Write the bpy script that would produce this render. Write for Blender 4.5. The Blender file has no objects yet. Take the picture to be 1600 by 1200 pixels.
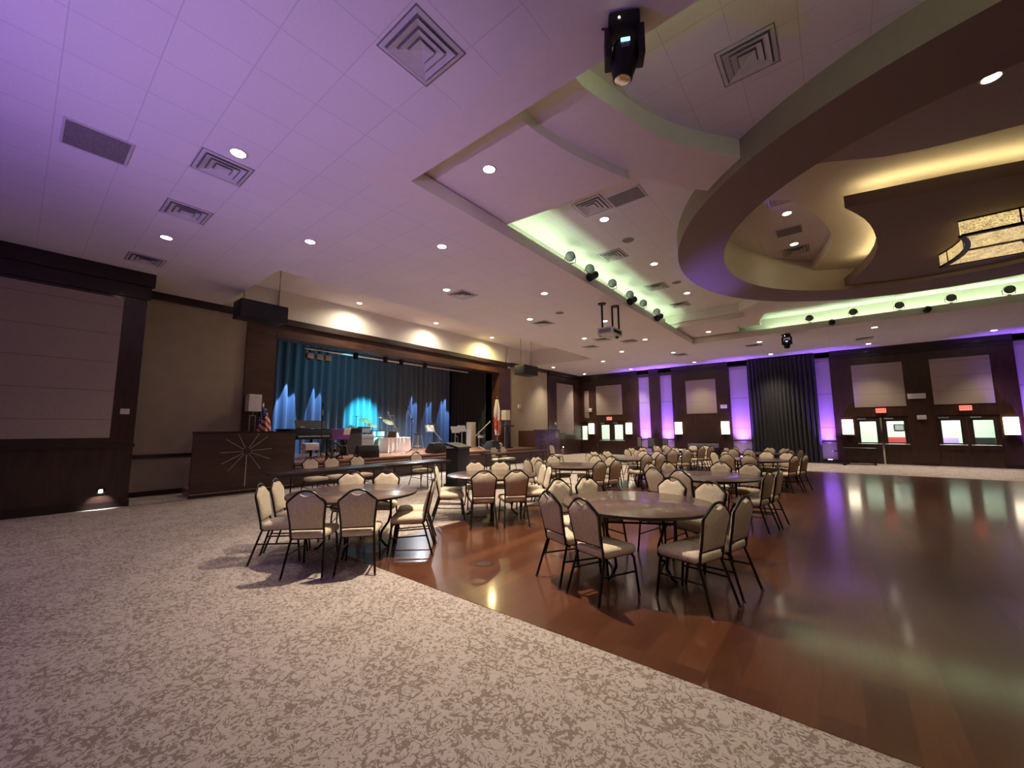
import bpy, bmesh, math, random
from mathutils import Vector, Matrix
random.seed(7)
PI = math.pi
SC = bpy.context.scene
COL = SC.collection

# ------------------------------------------------------------------ mesh builder
class MB:
    def __init__(s): s.v = []; s.f = []
    def add(s, vs, fs):
        b = len(s.v); s.v += [tuple(p) for p in vs]; s.f += [tuple(b + i for i in f) for f in fs]; return s
    def box(s, x0, x1, y0, y1, z0, z1):
        v = [(x, y, z) for z in (z0, z1) for y in (y0, y1) for x in (x0, x1)]
        return s.add(v, [(0, 2, 3, 1), (4, 5, 7, 6), (0, 1, 5, 4), (1, 3, 7, 5), (3, 2, 6, 7), (2, 0, 4, 6)])
    def obox(s, c, ax, ay, az):          # oriented box: half axes
        c, ax, ay, az = map(Vector, (c, ax, ay, az))
        v = [c + i * ax + j * ay + k * az for k in (-1, 1) for j in (-1, 1) for i in (-1, 1)]
        return s.add(v, [(0, 2, 3, 1), (4, 5, 7, 6), (0, 1, 5, 4), (1, 3, 7, 5), (3, 2, 6, 7), (2, 0, 4, 6)])
    def bar(s, a, b, w, h=None):
        a, b = Vector(a), Vector(b); d = (b - a); L = d.length; d.normalize(); h = h or w
        up = Vector((0, 0, 1)) if abs(d.z) < .95 else Vector((1, 0, 0))
        x = d.cross(up).normalized(); y = x.cross(d)
        return s.obox((a + b) / 2, d * L / 2, x * w / 2, y * h / 2)
    def tube(s, pts, r, n=8, caps=True, closed=False):
        P = [Vector(p) for p in pts]; m = len(P); rs = r if isinstance(r, (list, tuple)) else [r] * m
        b = len(s.v); prev = None
        for i, p in enumerate(P):
            if closed: t = P[(i + 1) % m] - P[i - 1]
            else: t = P[min(i + 1, m - 1)] - P[max(i - 1, 0)]
            t.normalize()
            if prev is None:
                a = Vector((0, 0, 1)) if abs(t.z) < .9 else Vector((0, 1, 0))
                u = t.cross(a).normalized()
            else:
                u = (prev - t * prev.dot(t)).normalized()
            prev = u; w = t.cross(u)
            for k in range(n):
                a = 2 * PI * k / n
                s.v.append(tuple(p + (u * math.cos(a) + w * math.sin(a)) * rs[i]))
        for i in range(m if closed else m - 1):
            j = (i + 1) % m
            for k in range(n):
                l = (k + 1) % n
                s.f.append((b + i * n + k, b + i * n + l, b + j * n + l, b + j * n + k))
        if caps and not closed:
            s.f.append(tuple(b + k for k in reversed(range(n)))); s.f.append(tuple(b + (m - 1) * n + k for k in range(n)))
        return s
    def cyl(s, a, b, r, n=16, r2=None): return s.tube([a, b], [r, r if r2 is None else r2], n)
    def lathe(s, prof, n=24, c=(0, 0, 0), axis='z'):
        b = len(s.v); m = len(prof)
        for r, z in prof:
            for k in range(n):
                a = 2 * PI * k / n; p = (r * math.cos(a), r * math.sin(a), z)
                if axis == 'y': p = (p[0], p[2], p[1])
                if axis == 'x': p = (p[2], p[0], p[1])
                s.v.append((p[0] + c[0], p[1] + c[1], p[2] + c[2]))
        for i in range(m - 1):
            for k in range(n):
                l = (k + 1) % n
                s.f.append((b + i * n + k, b + i * n + l, b + (i + 1) * n + l, b + (i + 1) * n + k))
        s.f.append(tuple(b + k for k in reversed(range(n)))); s.f.append(tuple(b + (m - 1) * n + k for k in range(n)))
        return s
    def prism(s, poly, z0, z1):
        n = len(poly); b = len(s.v)
        for z in (z0, z1): s.v += [(x, y, z) for x, y in poly]
        A = sum(poly[i][0] * poly[(i + 1) % n][1] - poly[(i + 1) % n][0] * poly[i][1] for i in range(n))
        r = list(range(n)) if A > 0 else list(reversed(range(n)))
        s.f.append(tuple(b + i for i in reversed(r))); s.f.append(tuple(b + n + i for i in r))
        for i in range(n):
            p, q = r[i], r[(i + 1) % n]; s.f.append((b + p, b + q, b + n + q, b + n + p))
        return s
    def rings(s, rings, cap=True):       # list of equal-length rings of points
        b = len(s.v); n = len(rings[0])
        for R in rings: s.v += [tuple(p) for p in R]
        for i in range(len(rings) - 1):
            for k in range(n):
                l = (k + 1) % n; s.f.append((b + i * n + k, b + i * n + l, b + (i + 1) * n + l, b + (i + 1) * n + k))
        if cap:
            s.f.append(tuple(b + k for k in reversed(range(n)))); s.f.append(tuple(b + (len(rings) - 1) * n + k for k in range(n)))
        return s
    def build(s, name, mat, parent=None, smooth=True, bevel=0, ang=38):
        me = bpy.data.meshes.new(name); me.from_pydata(s.v, [], s.f); me.validate()
        bm = bmesh.new(); bm.from_mesh(me); bmesh.ops.recalc_face_normals(bm, faces=bm.faces)
        if bevel: bmesh.ops.bevel(bm, geom=bm.edges[:], offset=bevel, segments=2, profile=.6, affect='EDGES', clamp_overlap=True)
        bm.to_mesh(me); bm.free()
        if smooth:
            me.polygons.foreach_set('use_smooth', [True] * len(me.polygons)); me.set_sharp_from_angle(angle=math.radians(ang))
        for m in (mat if isinstance(mat, (list, tuple)) else [mat]): me.materials.append(m)
        o = bpy.data.objects.new(name, me); COL.objects.link(o)
        if parent: o.parent = parent
        return o

def tag(o, label=None, cat=None, group=None, kind=None):
    if label: o['label'] = label
    if cat: o['category'] = cat
    if group: o['group'] = group
    if kind: o['kind'] = kind
    return o
def thing(name, label, cat, loc=(0, 0, 0), rz=0, group=None):
    o = bpy.data.objects.new(name, None); o.empty_display_size = .1; COL.objects.link(o); o.location = loc; o.rotation_euler = (0, 0, rz)
    return tag(o, label, cat, group)
def one(mb, name, mat, label, cat, group=None, **k): return tag(mb.build(name, mat, **k), label, cat, group)
def struct(mb, name, mat, **k): return tag(mb.build(name, mat, **k), kind='structure')
def dup(root, loc, rz, label, group=None):
    def cp(o, par):
        c = o.copy(); COL.objects.link(c)
        if par: c.parent = par
        for ch in o.children: cp(ch, c)
        return c
    r = cp(root, None); r.location = loc; r.rotation_euler = (0, 0, rz); r['label'] = label
    if group: r['group'] = group
    return r
def light(kind, name, loc, energy, color, parent=None, target=None, size=None, spot=None, blend=.5, shape=None, sy=None):
    d = bpy.data.lights.new(name, kind); d.energy = energy; d.color = color
    if kind == 'SPOT':
        d.spot_size = math.radians(spot); d.spot_blend = blend; d.shadow_soft_size = size or .05
    elif kind == 'AREA':
        d.size = size
        if sy: d.shape = 'RECTANGLE'; d.size_y = sy
    else: d.shadow_soft_size = size or .05
    o = bpy.data.objects.new(name, d); COL.objects.link(o); o.location = loc
    if target is not None:
        o.rotation_euler = (Vector(target) - Vector(loc)).to_track_quat('-Z', 'Y').to_euler()
    if parent: o.parent = parent
    return o

# ------------------------------------------------------------------ materials
class NT:
    def __init__(s, name):
        s.m = bpy.data.materials.new(name); s.m.use_nodes = True; s.t = s.m.node_tree; s.t.nodes.clear()
        s.o = s.t.nodes.new('ShaderNodeOutputMaterial'); s.b = s.t.nodes.new('ShaderNodeBsdfPrincipled'); s.t.links.new(s.b.outputs[0], s.o.inputs[0])
    def n(s, typ, inp=None, **at):
        x = s.t.nodes.new('ShaderNode' + typ)
        for k, v in at.items(): setattr(x, k, v)
        for k, v in (inp or {}).items():
            if isinstance(v, bpy.types.NodeSocket): s.t.links.new(v, x.inputs[k])
            else: x.inputs[k].default_value = v
        return x
    def l(s, a, b): s.t.links.new(a, b)
    def set(s, **k):
        for n, v in k.items():
            n = n.replace('_', ' ')
            if isinstance(v, bpy.types.NodeSocket): s.l(v, s.b.inputs[n])
            else: s.b.inputs[n].default_value = v
        return s
    def math(s, op, a, b=0.0): 
        x = s.n('Math', operation=op)
        for i, v in enumerate((a, b)):
            if isinstance(v, bpy.types.NodeSocket): s.l(v, x.inputs[i])
            else: x.inputs[i].default_value = v
        return x.outputs[0]
    def ramp(s, fac, stops):
        r = s.n('ValToRGB'); e = r.color_ramp.elements
        while len(e) < len(stops): e.new(.5)
        for i, (p, c) in enumerate(stops): e[i].position = p; e[i].color = (*c, 1)
        s.l(fac, r.inputs[0]); return r.outputs[0]
    def coord(s, scale=(1, 1, 1)):
        c = s.n('TexCoord'); m = s.n('Mapping', {'Scale': scale}); s.l(c.outputs['Object'], m.inputs[0]); return m.outputs[0]
    def bump(s, h, strength=.2, dist=.01):
        b = s.n('Bump', {'Height': h, 'Strength': strength, 'Distance': dist}); s.l(b.outputs[0], s.b.inputs['Normal'])

def c4(c): return (c[0], c[1], c[2], 1)
def paint(name, col, rough=.6, metal=0, noise=.06, scale=9, spec=.4, bump=.05):
    t = NT(name); co = t.coord((scale,) * 3); nz = t.n('TexNoise', {'Vector': co, 'Scale': 1.0, 'Detail': 4.0}).outputs[0]
    lo = tuple(max(0, x * (1 - noise)) for x in col); hi = tuple(x * (1 + noise) for x in col)
    t.set(Base_Color=t.ramp(nz, [(.3, lo), (.7, hi)]), Roughness=rough, Metallic=metal); t.b.inputs['Specular IOR Level'].default_value = spec
    if bump: t.bump(nz, bump, .004)
    return t.m
def emit(name, col, strength):
    t = NT(name); t.t.nodes.remove(t.b); e = t.n('Emission', {'Color': c4(col), 'Strength': strength}); t.l(e.outputs[0], t.o.inputs[0]); return t.m
def fabric(name, col, scale=260, rough=.9, var=.15):
    t = NT(name); co = t.coord(); nz = t.n('TexNoise', {'Vector': co, 'Scale': 55.0, 'Detail': 3.0}).outputs[0]
    wv = t.n('TexWave', {'Vector': co, 'Scale': scale / 6, 'Distortion': 2.0}).outputs[1]
    t.set(Base_Color=t.ramp(nz, [(.3, tuple(x * (1 - var) for x in col)), (.7, tuple(x * (1 + var) for x in col))]), Roughness=rough)
    t.b.inputs['Sheen Weight'].default_value = .15
    t.bump(wv, .15, .001); return t.m
def wood(name, dark, lite, scale=(1, 6, 6), rough=.35, coat=.2):
    t = NT(name); co = t.coord(scale); nz = t.n('TexNoise', {'Vector': co, 'Scale': 3.0, 'Detail': 6.0, 'Distortion': .6}).outputs[0]
    t.set(Base_Color=t.ramp(nz, [(.3, dark), (.7, lite)]), Roughness=rough); t.b.inputs['Coat Weight'].default_value = coat; t.b.inputs['Coat Roughness'].default_value = .12
    t.bump(nz, .05, .002); return t.m

def carpet_mat():
    t = NT('carpet_damask'); co = t.coord()
    wp = t.n('TexNoise', {'Vector': co, 'Scale': 7.0, 'Detail': 2.0})
    off = t.n('VectorMath', {0: wp.outputs[1], 1: (.5, .5, .5)}, operation='SUBTRACT'); sc = t.n('VectorMath', {0: off.outputs[0], 'Scale': .16}, operation='SCALE')
    v = t.n('VectorMath', {0: co, 1: sc.outputs[0]}, operation='ADD').outputs[0]
    n1 = t.n('TexNoise', {'Vector': v, 'Scale': 18.0, 'Detail': 2.5, 'Roughness': .55, 'Distortion': 1.1}).outputs[0]
    lines = t.math('ABSOLUTE', t.math('SUBTRACT', n1, .5))
    vo = t.n('TexVoronoi', {'Vector': v, 'Scale': 10.5, 'Randomness': .85}, feature='DISTANCE_TO_EDGE').outputs[0]
    m1 = t.math('LESS_THAN', lines, .045); m2 = t.math('LESS_THAN', vo, .06)
    n2 = t.n('TexNoise', {'Vector': co, 'Scale': 2.6, 'Detail': 1.0}).outputs[0]
    big = t.math('GREATER_THAN', n2, .50)
    m2 = t.math('MULTIPLY', m2, big)
    m = t.math('MAXIMUM', m1, m2)
    pile = t.n('TexNoise', {'Vector': co, 'Scale': 170.0, 'Detail': 2.0}).outputs[0]
    base = t.ramp(pile, [(.25, (.42, .362, .312)), (.75, (.58, .505, .445))])
    dk = t.ramp(pile, [(.25, (.19, .145, .115)), (.75, (.30, .235, .19))])
    brk = t.n('TexNoise', {'Vector': co, 'Scale': 24.0, 'Detail': 2.0}).outputs[0]
    m = t.math('MULTIPLY', m, t.math('ADD', t.math('MULTIPLY', t.math('GREATER_THAN', brk, .44), .8), .12))
    mx = t.n('MixRGB', {0: m, 1: base, 2: dk}).outputs[0]
    t.set(Base_Color=mx, Roughness=.97); t.b.inputs['Specular IOR Level'].default_value = .1
    t.bump(pile, .5, .006); return t.m
def floor_wood_mat():
    t = NT('dance_floor_planks'); c = t.n('TexCoord'); mp = t.n('Mapping', {'Rotation': (0, 0, PI / 2)}); t.l(c.outputs['Object'], mp.inputs[0])
    bk = t.n('TexBrick', {'Vector': mp.outputs[0], 'Color1': (0, 0, 0, 1), 'Color2': (1, 1, 1, 1), 'Mortar': (.0, .0, .0, 1), 'Scale': 1.0, 'Mortar Size': .0014, 'Mortar Smooth': .1, 'Bias': 0.0, 'Brick Width': 1.5, 'Row Height': .20}, offset=.37, offset_frequency=2)
    gr = t.n('Mapping', {'Scale': (14, 1.2, 1)}); t.l(c.outputs['Object'], gr.inputs[0])
    nz = t.n('TexNoise', {'Vector': gr.outputs[0], 'Scale': 2.0, 'Detail': 6.0, 'Distortion': .4}).outputs[0]
    pl = t.ramp(bk.outputs[0], [(0, (.082, .026, .0115)), (.5, (.100, .033, .014)), (1, (.135, .047, .020))])
    g = t.ramp(nz, [(.3, (.84, .83, .82)), (.7, (1.08, 1.07, 1.06))])
    col = t.n('MixRGB', {0: 1.0, 1: pl, 2: g}, blend_type='MULTIPLY').outputs[0]
    gap = t.n('MixRGB', {0: bk.outputs[1], 1: col, 2: (.06, .024, .012, 1)}).outputs[0]
    rn = t.n('TexNoise', {'Vector': c.outputs['Object'], 'Scale': 1.6, 'Detail': 4.0}).outputs[0]
    rg = t.n('MapRange', {0: rn, 3: .277, 4: .30}).outputs[0]
    t.set(Base_Color=gap, Roughness=rg); t.b.inputs['Coat Weight'].default_value = .6; t.b.inputs['Coat Roughness'].default_value = .11; t.b.inputs['Specular IOR Level'].default_value = .5
    return t.m
def tile_mat(name, col, size=.61):
    t = NT(name); co = t.coord((1, 1, 1))
    bk = t.n('TexBrick', {'Vector': co, 'Color1': (.97, .97, .97, 1), 'Color2': (1, 1, 1, 1), 'Mortar': (.80, .80, .80, 1), 'Scale': 1.0, 'Mortar Size': .006, 'Mortar Smooth': .3, 'Bias': 0.0, 'Brick Width': size, 'Row Height': size}, offset=0.0)
    nz = t.n('TexNoise', {'Vector': co, 'Scale': 90.0, 'Detail': 3.0}).outputs[0]
    base = t.ramp(nz, [(.3, tuple(x * .93 for x in col)), (.7, col)])
    mx = t.n('MixRGB', {0: 1.0, 1: base, 2: bk.outputs[0]}, blend_type='MULTIPLY').outputs[0]
    t.set(Base_Color=mx, Roughness=.9); t.b.inputs['Specular IOR Level'].default_value = .1
    t.bump(t.math('SUBTRACT', t.math('MULTIPLY', nz, .3), bk.outputs[1]), .25, .004); return t.m
def panel_mat(name, col, seam=.62):
    t = NT(name); c = t.n('TexCoord'); sx = t.n('SeparateXYZ'); t.l(c.outputs['Object'], sx.inputs[0])
    fr = t.math('FRACT', t.math('DIVIDE', sx.outputs[2], seam)); ln = t.math('LESS_THAN', fr, .022)
    nz = t.n('TexNoise', {'Vector': c.outputs['Object'], 'Scale': 60.0, 'Detail': 3.0}).outputs[0]
    base = t.ramp(nz, [(.3, tuple(x * .9 for x in col)), (.7, tuple(x * 1.08 for x in col))])
    mx = t.n('MixRGB', {0: ln, 1: base, 2: c4(tuple(x * .6 for x in col))}).outputs[0]
    t.set(Base_Color=mx, Roughness=.92); t.b.inputs['Specular IOR Level'].default_value = .15
    t.bump(t.math('SUBTRACT', t.math('MULTIPLY', nz, .3), ln), .4, .006); return t.m
def glass_mat(name, tint=(.95, 1, .97), refl=.08):
    t = NT(name); t.t.nodes.remove(t.b)
    a = t.n('BsdfTransparent', {0: c4(tint)}); g = t.n('BsdfGlossy', {0: (1, 1, 1, 1), 'Roughness': .03}); m = t.n('MixShader', {0: refl})
    t.l(a.outputs[0], m.inputs[1]); t.l(g.outputs[0], m.inputs[2]); t.l(m.outputs[0], t.o.inputs[0]); return t.m
def crystal_mat():
    t = NT('crystal_beads'); co = t.coord(); vo = t.n('TexVoronoi', {'Vector': co, 'Scale': 42.0}).outputs[0]
    nz = t.n('TexNoise', {'Vector': co, 'Scale': 7.0, 'Detail': 2.0}).outputs[0]
    col = t.ramp(vo, [(.0, (1, .93, .62)), (.45, (.95, .70, .28)), (.8, (.45, .27, .07))])
    st = t.math('MULTIPLY', t.math('ADD', t.math('MULTIPLY', nz, 1.3), .2), .85)
    t.set(Base_Color=(.8, .7, .45, 1), Roughness=.2, Emission_Color=col, Emission_Strength=st); t.bump(vo, .5, .01); return t.m
def flag_mat(name, kind):
    t = NT(name); c = t.n('TexCoord'); sx = t.n('SeparateXYZ'); t.l(c.outputs['Object'], sx.inputs[0]); z = sx.outputs[2]; y = sx.outputs[1]
    if kind == 'us':
        st = t.math('GREATER_THAN', t.math('FRACT', t.math('MULTIPLY', t.math('ADD', z, t.math('MULTIPLY', y, .9)), 5.2)), .5)
        base = t.n('MixRGB', {0: st, 1: (.55, .03, .04, 1), 2: (.75, .68, .6, 1)}).outputs[0]
        ct = t.math('GREATER_THAN', t.math('SUBTRACT', z, t.math('MULTIPLY', y, 1.6)), 1.98)
        vo = t.n('TexVoronoi', {'Vector': c.outputs['Object'], 'Scale': 16.0, 'Randomness': .15}).outputs[0]
        star = t.n('MixRGB', {0: t.math('LESS_THAN', vo, .25), 1: (.02, .03, .16, 1), 2: (.7, .7, .7, 1)}).outputs[0]
        col = t.n('MixRGB', {0: ct, 1: base, 2: star}).outputs[0]
    else:
        d = t.math('ABSOLUTE', t.math('SUBTRACT', z, t.math('ADD', t.math('MULTIPLY', y, 1.5), 1.2)))
        red = t.math('MAXIMUM', t.math('LESS_THAN', d, .16), t.math('LESS_THAN', t.math('ABSOLUTE', t.math('ADD', t.math('SUBTRACT', z, .95), t.math('MULTIPLY', y, 3.2))), .22))
        col = t.n('MixRGB', {0: red, 1: (.8, .76, .68, 1), 2: (.62, .10, .06, 1)}).outputs[0]
    t.set(Base_Color=col, Roughness=.8); return t.m
def text_mesh(txt, size, mat, name, parent=None, ext=.004):
    cu = bpy.data.curves.new(name, 'FONT'); cu.body = txt; cu.size = size; cu.extrude = ext; cu.align_x = 'CENTER'; cu.align_y = 'CENTER'
    tmp = bpy.data.objects.new(name + '_tmp', cu); COL.objects.link(tmp)
    me = bpy.data.meshes.new_from_object(tmp.evaluated_get(bpy.context.evaluated_depsgraph_get())); bpy.data.objects.remove(tmp)
    me.materials.clear(); me.materials.append(mat); me.name = name
    o = bpy.data.objects.new(name, me); COL.objects.link(o)
    if parent: o.parent = parent
    return o

M = {}
M['carpet'] = carpet_mat(); M['floorwood'] = floor_wood_mat()
M['tile'] = tile_mat('ceiling_tile', (.80, .76, .77)); M['drywall'] = paint('ceiling_drywall', (.78, .72, .69), .85, noise=.02, spec=.15)
M['ring'] = paint('taupe_drywall', (.25, .185, .145), .6, noise=.03, spec=.25)
M['cresc'] = paint('mauve_drywall', (.36, .30, .31), .7, noise=.03, spec=.2)
M['cream'] = paint('cream_drywall', (.66, .60, .47), .8, noise=.02, spec=.2)
M['white'] = paint('white_wall', (.70, .66, .58), .85, noise=.03, spec=.2)
M['beige'] = paint('beige_vinyl_wall', (.40, .335, .245), .8, noise=.05, scale=3, spec=.25)
M['mahog'] = wood('mahogany_panel', (.028, .011, .008), (.055, .021, .014), (3, 3, .6), .38, .25)
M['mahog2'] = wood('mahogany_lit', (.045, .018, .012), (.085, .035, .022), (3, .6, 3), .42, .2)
M['crown'] = wood('crown_molding', (.016, .007, .005), (.03, .012, .009), (1, 1, 3), .45, .1)
M['panel'] = panel_mat('acoustic_fabric', (.40, .325, .275)); M['panel2'] = panel_mat('acoustic_fabric_dark', (.30, .22, .19), .9)
M['strip'] = panel_mat('pale_wall_strip', (.52, .46, .47), 1.6)
M['fab'] = fabric('chair_fabric', (.66, .55, .40)); M['frame'] = paint('chair_metal', (.022, .015, .011), .35, .55, spec=.5)
M['chrome'] = paint('chrome', (.75, .72, .68), .18, 1.0, bump=0); M['black'] = paint('black_plastic', (.014, .014, .016), .5); M['blackm'] = paint('black_metal', (.02, .02, .022), .4, .6)
M['grill'] = paint('speaker_grille', (.03, .031, .034), .7, scale=120, noise=.4, bump=.3)
M['top'] = wood('table_laminate', (.085, .048, .036), (.14, .083, .062), (1.2, 9, 9), .28, .5)
M['ltop'] = wood('long_table_laminate', (.04, .018, .013), (.07, .032, .022), (9, 1.2, 9), .28, .3)
M['edge'] = paint('table_edge', (.02, .013, .01), .4)
M['velvet'] = fabric('black_velvet', (.013, .013, .014), 200, .85); M['velvet2'] = fabric('stage_velvet', (.10, .14, .19), 200, .8)
M['stagewood'] = wood('stage_floor_wood', (.30, .13, .07), (.42, .20, .11), (8, 1, 1), .3, .3); M['nosing'] = wood('stage_nosing', (.30, .18, .12), (.42, .27, .18), (1, 1, 1), .4, .2)
M['wedge'] = paint('lit_speaker_mesh', (.16, .16, .165), .6, scale=90, noise=.3)  # monitor mesh paled in its colour to look lit from above
M['vent'] = paint('vent_white', (.55, .54, .53), .5); M['grille'] = paint('return_grille', (.20, .18, .18), .7, scale=60, noise=.3)
M['dark'] = paint('vent_cavity', (.03, .028, .03), .9)
M['dl'] = emit('downlight_lens', (1, .90, .72), 22); M['sconce'] = emit('sconce_shade', (1, .87, .62), 4.2); M['sconcef'] = paint('sconce_metal', (.03, .022, .018), .4, .5)
M['led_g'] = emit('led_green_white', (.66, 1, .56), 26); M['led_w'] = emit('led_warm', (1, .80, .42), 13)
M['glass'] = glass_mat('door_glass'); M['silver'] = paint('brushed_silver', (.55, .54, .52), .35, .8)
M['shade'] = paint('lamp_shade', (.88, .82, .76), .8); M['crystal'] = crystal_mat()
M['plate'] = paint('wall_plate', (.62, .58, .55), .5)
M['teal'] = paint('drum_shell', (.45, .5, .5), .3, .2); M['cymbal'] = paint('cymbal_brass', (.75, .68, .5), .25, .9)
M['cloth'] = fabric('white_cloth', (.84, .86, .90), var=.04); M['purple'] = fabric('purple_cloth', (.22, .10, .45)); M['paper'] = paint('paper', (.75, .75, .72), .8)
M['uplens'] = emit('uplight_lens', (.36, .14, 1), 70); M['mint'] = paint('mint_wall', (.66, .74, .64), .8); M['corr'] = emit('corridor_lamp', (.97, 1, .92), 14)
M['exitface'] = emit('exit_face', (1, .22, .16), 1.2); M['exitred'] = emit('exit_letters', (1, .02, .02), 2.2)
M['redfab'] = fabric('red_fabric', (.45, .05, .05)); M['lav'] = fabric('lavender_fabric', (.5, .33, .75)); M['screen'] = emit('blue_screen', (.25, .6, 1), 2.5)
M['steel'] = paint('gray_fabric_cabinet', (.22, .23, .24), .6, scale=60); M['graycol'] = paint('gray_column', (.38, .35, .31), .7)

ZC = 5.23; XW = -12.19; XR = -13.65; YF = 24.33
TX0, TX1, TY0, TY1 = -4.6, 9.0, 3.37, 18.2
RC = (2.7, 10.7); RO = 5.45; RIC = (2.45, 10.72); RI = 4.27

def cells(mb, outer, holes, z0, z1):
    xs = sorted({outer[0], outer[1], *[min(max(v, outer[0]), outer[1]) for h in holes for v in h[:2]]}); ys = sorted({outer[2], outer[3], *[min(max(v, outer[2]), outer[3]) for h in holes for v in h[2:]]})
    for i in range(len(xs) - 1):
        for j in range(len(ys) - 1):
            cx, cy = (xs[i] + xs[i + 1]) / 2, (ys[j] + ys[j + 1]) / 2
            if any(h[0] < cx < h[1] and h[2] < cy < h[3] for h in holes): continue
            mb.box(xs[i], xs[i + 1], ys[j], ys[j + 1], z0, z1)
    return mb

# ------------------------------------------------------------------ floor
m = MB(); cells(m, (-14.2, 9, -6, 24.6), [(-5.3, 9, 2.84, 18.8)], -.06, 0.0); struct(m, 'floor', M['carpet'])
struct(MB().box(-5.3, 9, 2.84, 18.8, -.06, .004), 'dance_floor', M['floorwood'])
# ------------------------------------------------------------------ ceiling
tray = (TX0, TX1, TY0, TY1); notch = (XR, -9.6, 3.5, 18.6); border = (TX0 - .5, TX1, TY0 - .5, TY1 + .5); trayo = (TX0 - .07, TX1, TY0 - .07, TY1 + .07)
struct(cells(MB(), (-14.2, 9, -6, 24.6), [border, (-14.2, -9.6, 3.5, 18.6)], ZC, ZC + .04), 'ceiling', M['tile'])
struct(cells(MB(), border, [trayo], ZC, ZC + .04), 'ceiling_border', M['drywall'])
m = MB(); m.box(TX0 - .07, TX0, TY0, TY1, ZC, 5.47); m.box(TX0, TX1, TY1, TY1 + .07, ZC, 5.47); m.box(TX0 - .07, TX1, TY0 - .07, TY0, ZC, 5.47)
m.box(TX0 - .45, TX0 - .07, TY0 - .07, TY1 + .45, 5.275, 5.29); m.box(TX0 - .07, TX1, TY1 + .07, TY1 + .45, 5.275, 5.29); m.box(TX0 - .07, TX1, TY0 - .45, TY0 - .07, 5.275, 5.29)
m.box(TX0 - .5, TX0 - .45, TY0 - .5, TY1 + .5, 5.27, 6.0); m.box(TX0 - .5, TX1, TY1 + .45, TY1 + .5, 5.27, 6.0); m.box(TX0 - .5, TX1, TY0 - .5, TY0 - .45, 5.27, 6.0)
struct(m, 'ceiling_cove', M['drywall'], smooth=False)
# upper tray ceiling with round hole
z3 = 5.95; ang = sorted([2 * PI * i / 144 for i in range(144)] + [math.atan2(cy - RC[1], cx - RC[0]) % (2 * PI) for cx in (TX0 - .5, TX1) for cy in (TY0 - .5, TY1 + .5)])
m = MB(); inn = []; out = []
for a in ang:
    d = Vector((math.cos(a), math.sin(a))); inn.append((RC[0] + d.x * 5.3, RC[1] + d.y * 5.3, z3))
    t = min([((TX1 if d.x > 0 else TX0 - .5) - RC[0]) / d.x if abs(d.x) > 1e-9 else 1e9, ((TY1 + .5 if d.y > 0 else TY0 - .5) - RC[1]) / d.y if abs(d.y) > 1e-9 else 1e9])
    out.append((RC[0] + d.x * t, RC[1] + d.y * t, z3))
m.rings([[(x, y, z + .04) for x, y, z in inn], inn, out, [(x, y, z + .04) for x, y, z in out]], cap=False)
struct(m, 'ceiling_tray', M['tile'])
# stepped petals in the corners of the tray
P2 = [(-4.95, 3.33), (-2.05, 3.33), (-2.06, 3.74), (-2.05, 3.92), (-1.98, 4.2), (-1.91, 4.45), (-1.83, 4.75), (-1.73, 5.07), (-1.58, 5.42), (-1.42, 5.73), (-1.22, 6.03), (-.94, 6.40), (-.6, 6.9), (-1.3, 7.3), (-1.66, 6.86), (-2.0, 6.4), (-2.37, 6.02), (-3.25, 5.94), (-3.62, 5.93), (-4.95, 5.82)]
P1 = [(-4.9, 3.33), (-2.83, 3.33), (-2.82, 3.65), (-2.81, 3.9), (-2.78, 4.12), (-2.72, 4.42), (-2.64, 4.73), (-2.52, 5.08), (-2.40, 5.42), (-2.26, 5.75), (-3.2, 5.72), (-4.9, 5.6)]
mir = lambda P: [(x, TY0 + TY1 - y) for x, y in P]
m = MB()
for f in (lambda p: p, mir): m.prism(f(P2), 5.65, z3 + .02); m.prism(f(P1), 5.5, 5.66)
struct(m, 'ceiling_petal', M['drywall'], ang=30)
# ring
N = 160; cs = [(math.cos(2 * PI * i / N), math.sin(2 * PI * i / N)) for i in range(N)]
def circ(c, r, z): return [(c[0] + r * x, c[1] + r * y, z) for x, y in cs]
m = MB(); m.rings([circ(RC, RO, 6.05), circ(RC, RO, 5.5), circ(RIC, RI, 5.5)], cap=False)
struct(m, 'ceiling_ring', M['ring'])
m = MB(); m.rings([circ(RIC, RI, 5.5), circ(RIC, RI, 6.45)], cap=False); struct(m, 'ceiling_ring_wall', M['cream'])
# inside of the ring
def ringpt(a, r=RI + .05): return (RIC[0] + r * math.cos(math.radians(a)), RIC[1] + r * math.sin(math.radians(a)))
lens = [(-.55, 9.19), (-.39, 9.35), (-.22, 9.74), (-.07, 10.19), (.04, 10.6), (.13, 10.96), (.19, 11.35), (.22, 11.73), (.23, 12.24), (.18, 12.62), (.09, 12.98), (-.04, 13.5), (-.19, 13.95), (-.40, 14.25)]
poly = [ringpt(a) for a in range(132, -180 + 12, -4)] ; 
arc = [ringpt(a) for a in range(128, -166, -4)]
m = MB(); m.prism(arc + [(-1.35, 9.0), (-.9, 8.98)] + lens[:-1] + [(-.3, 14.35)], 6.1, 6.40); struct(m, 'ceiling_dome', M['cream'], ang=30)
m = MB(); m.prism([(x, y) for x, y, z in circ(RIC, RI + .1, 0)], 6.42, 6.46); struct(m, 'ceiling_lens', M['tile'])
cres = [ringpt(a) for a in range(-150, -32, 4)] + [(4.6, 8.78), (3.5, 8.9), (2.44, 8.85), (1.79, 8.75), (1.37, 8.66), (.91, 8.5), (.26, 8.12), (-.3, 7.85), (-.75, 7.9)]
m = MB(); m.prism(cres, 5.96, 6.11); struct(m, 'ceiling_crescent', M['cresc'], ang=30)
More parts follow.
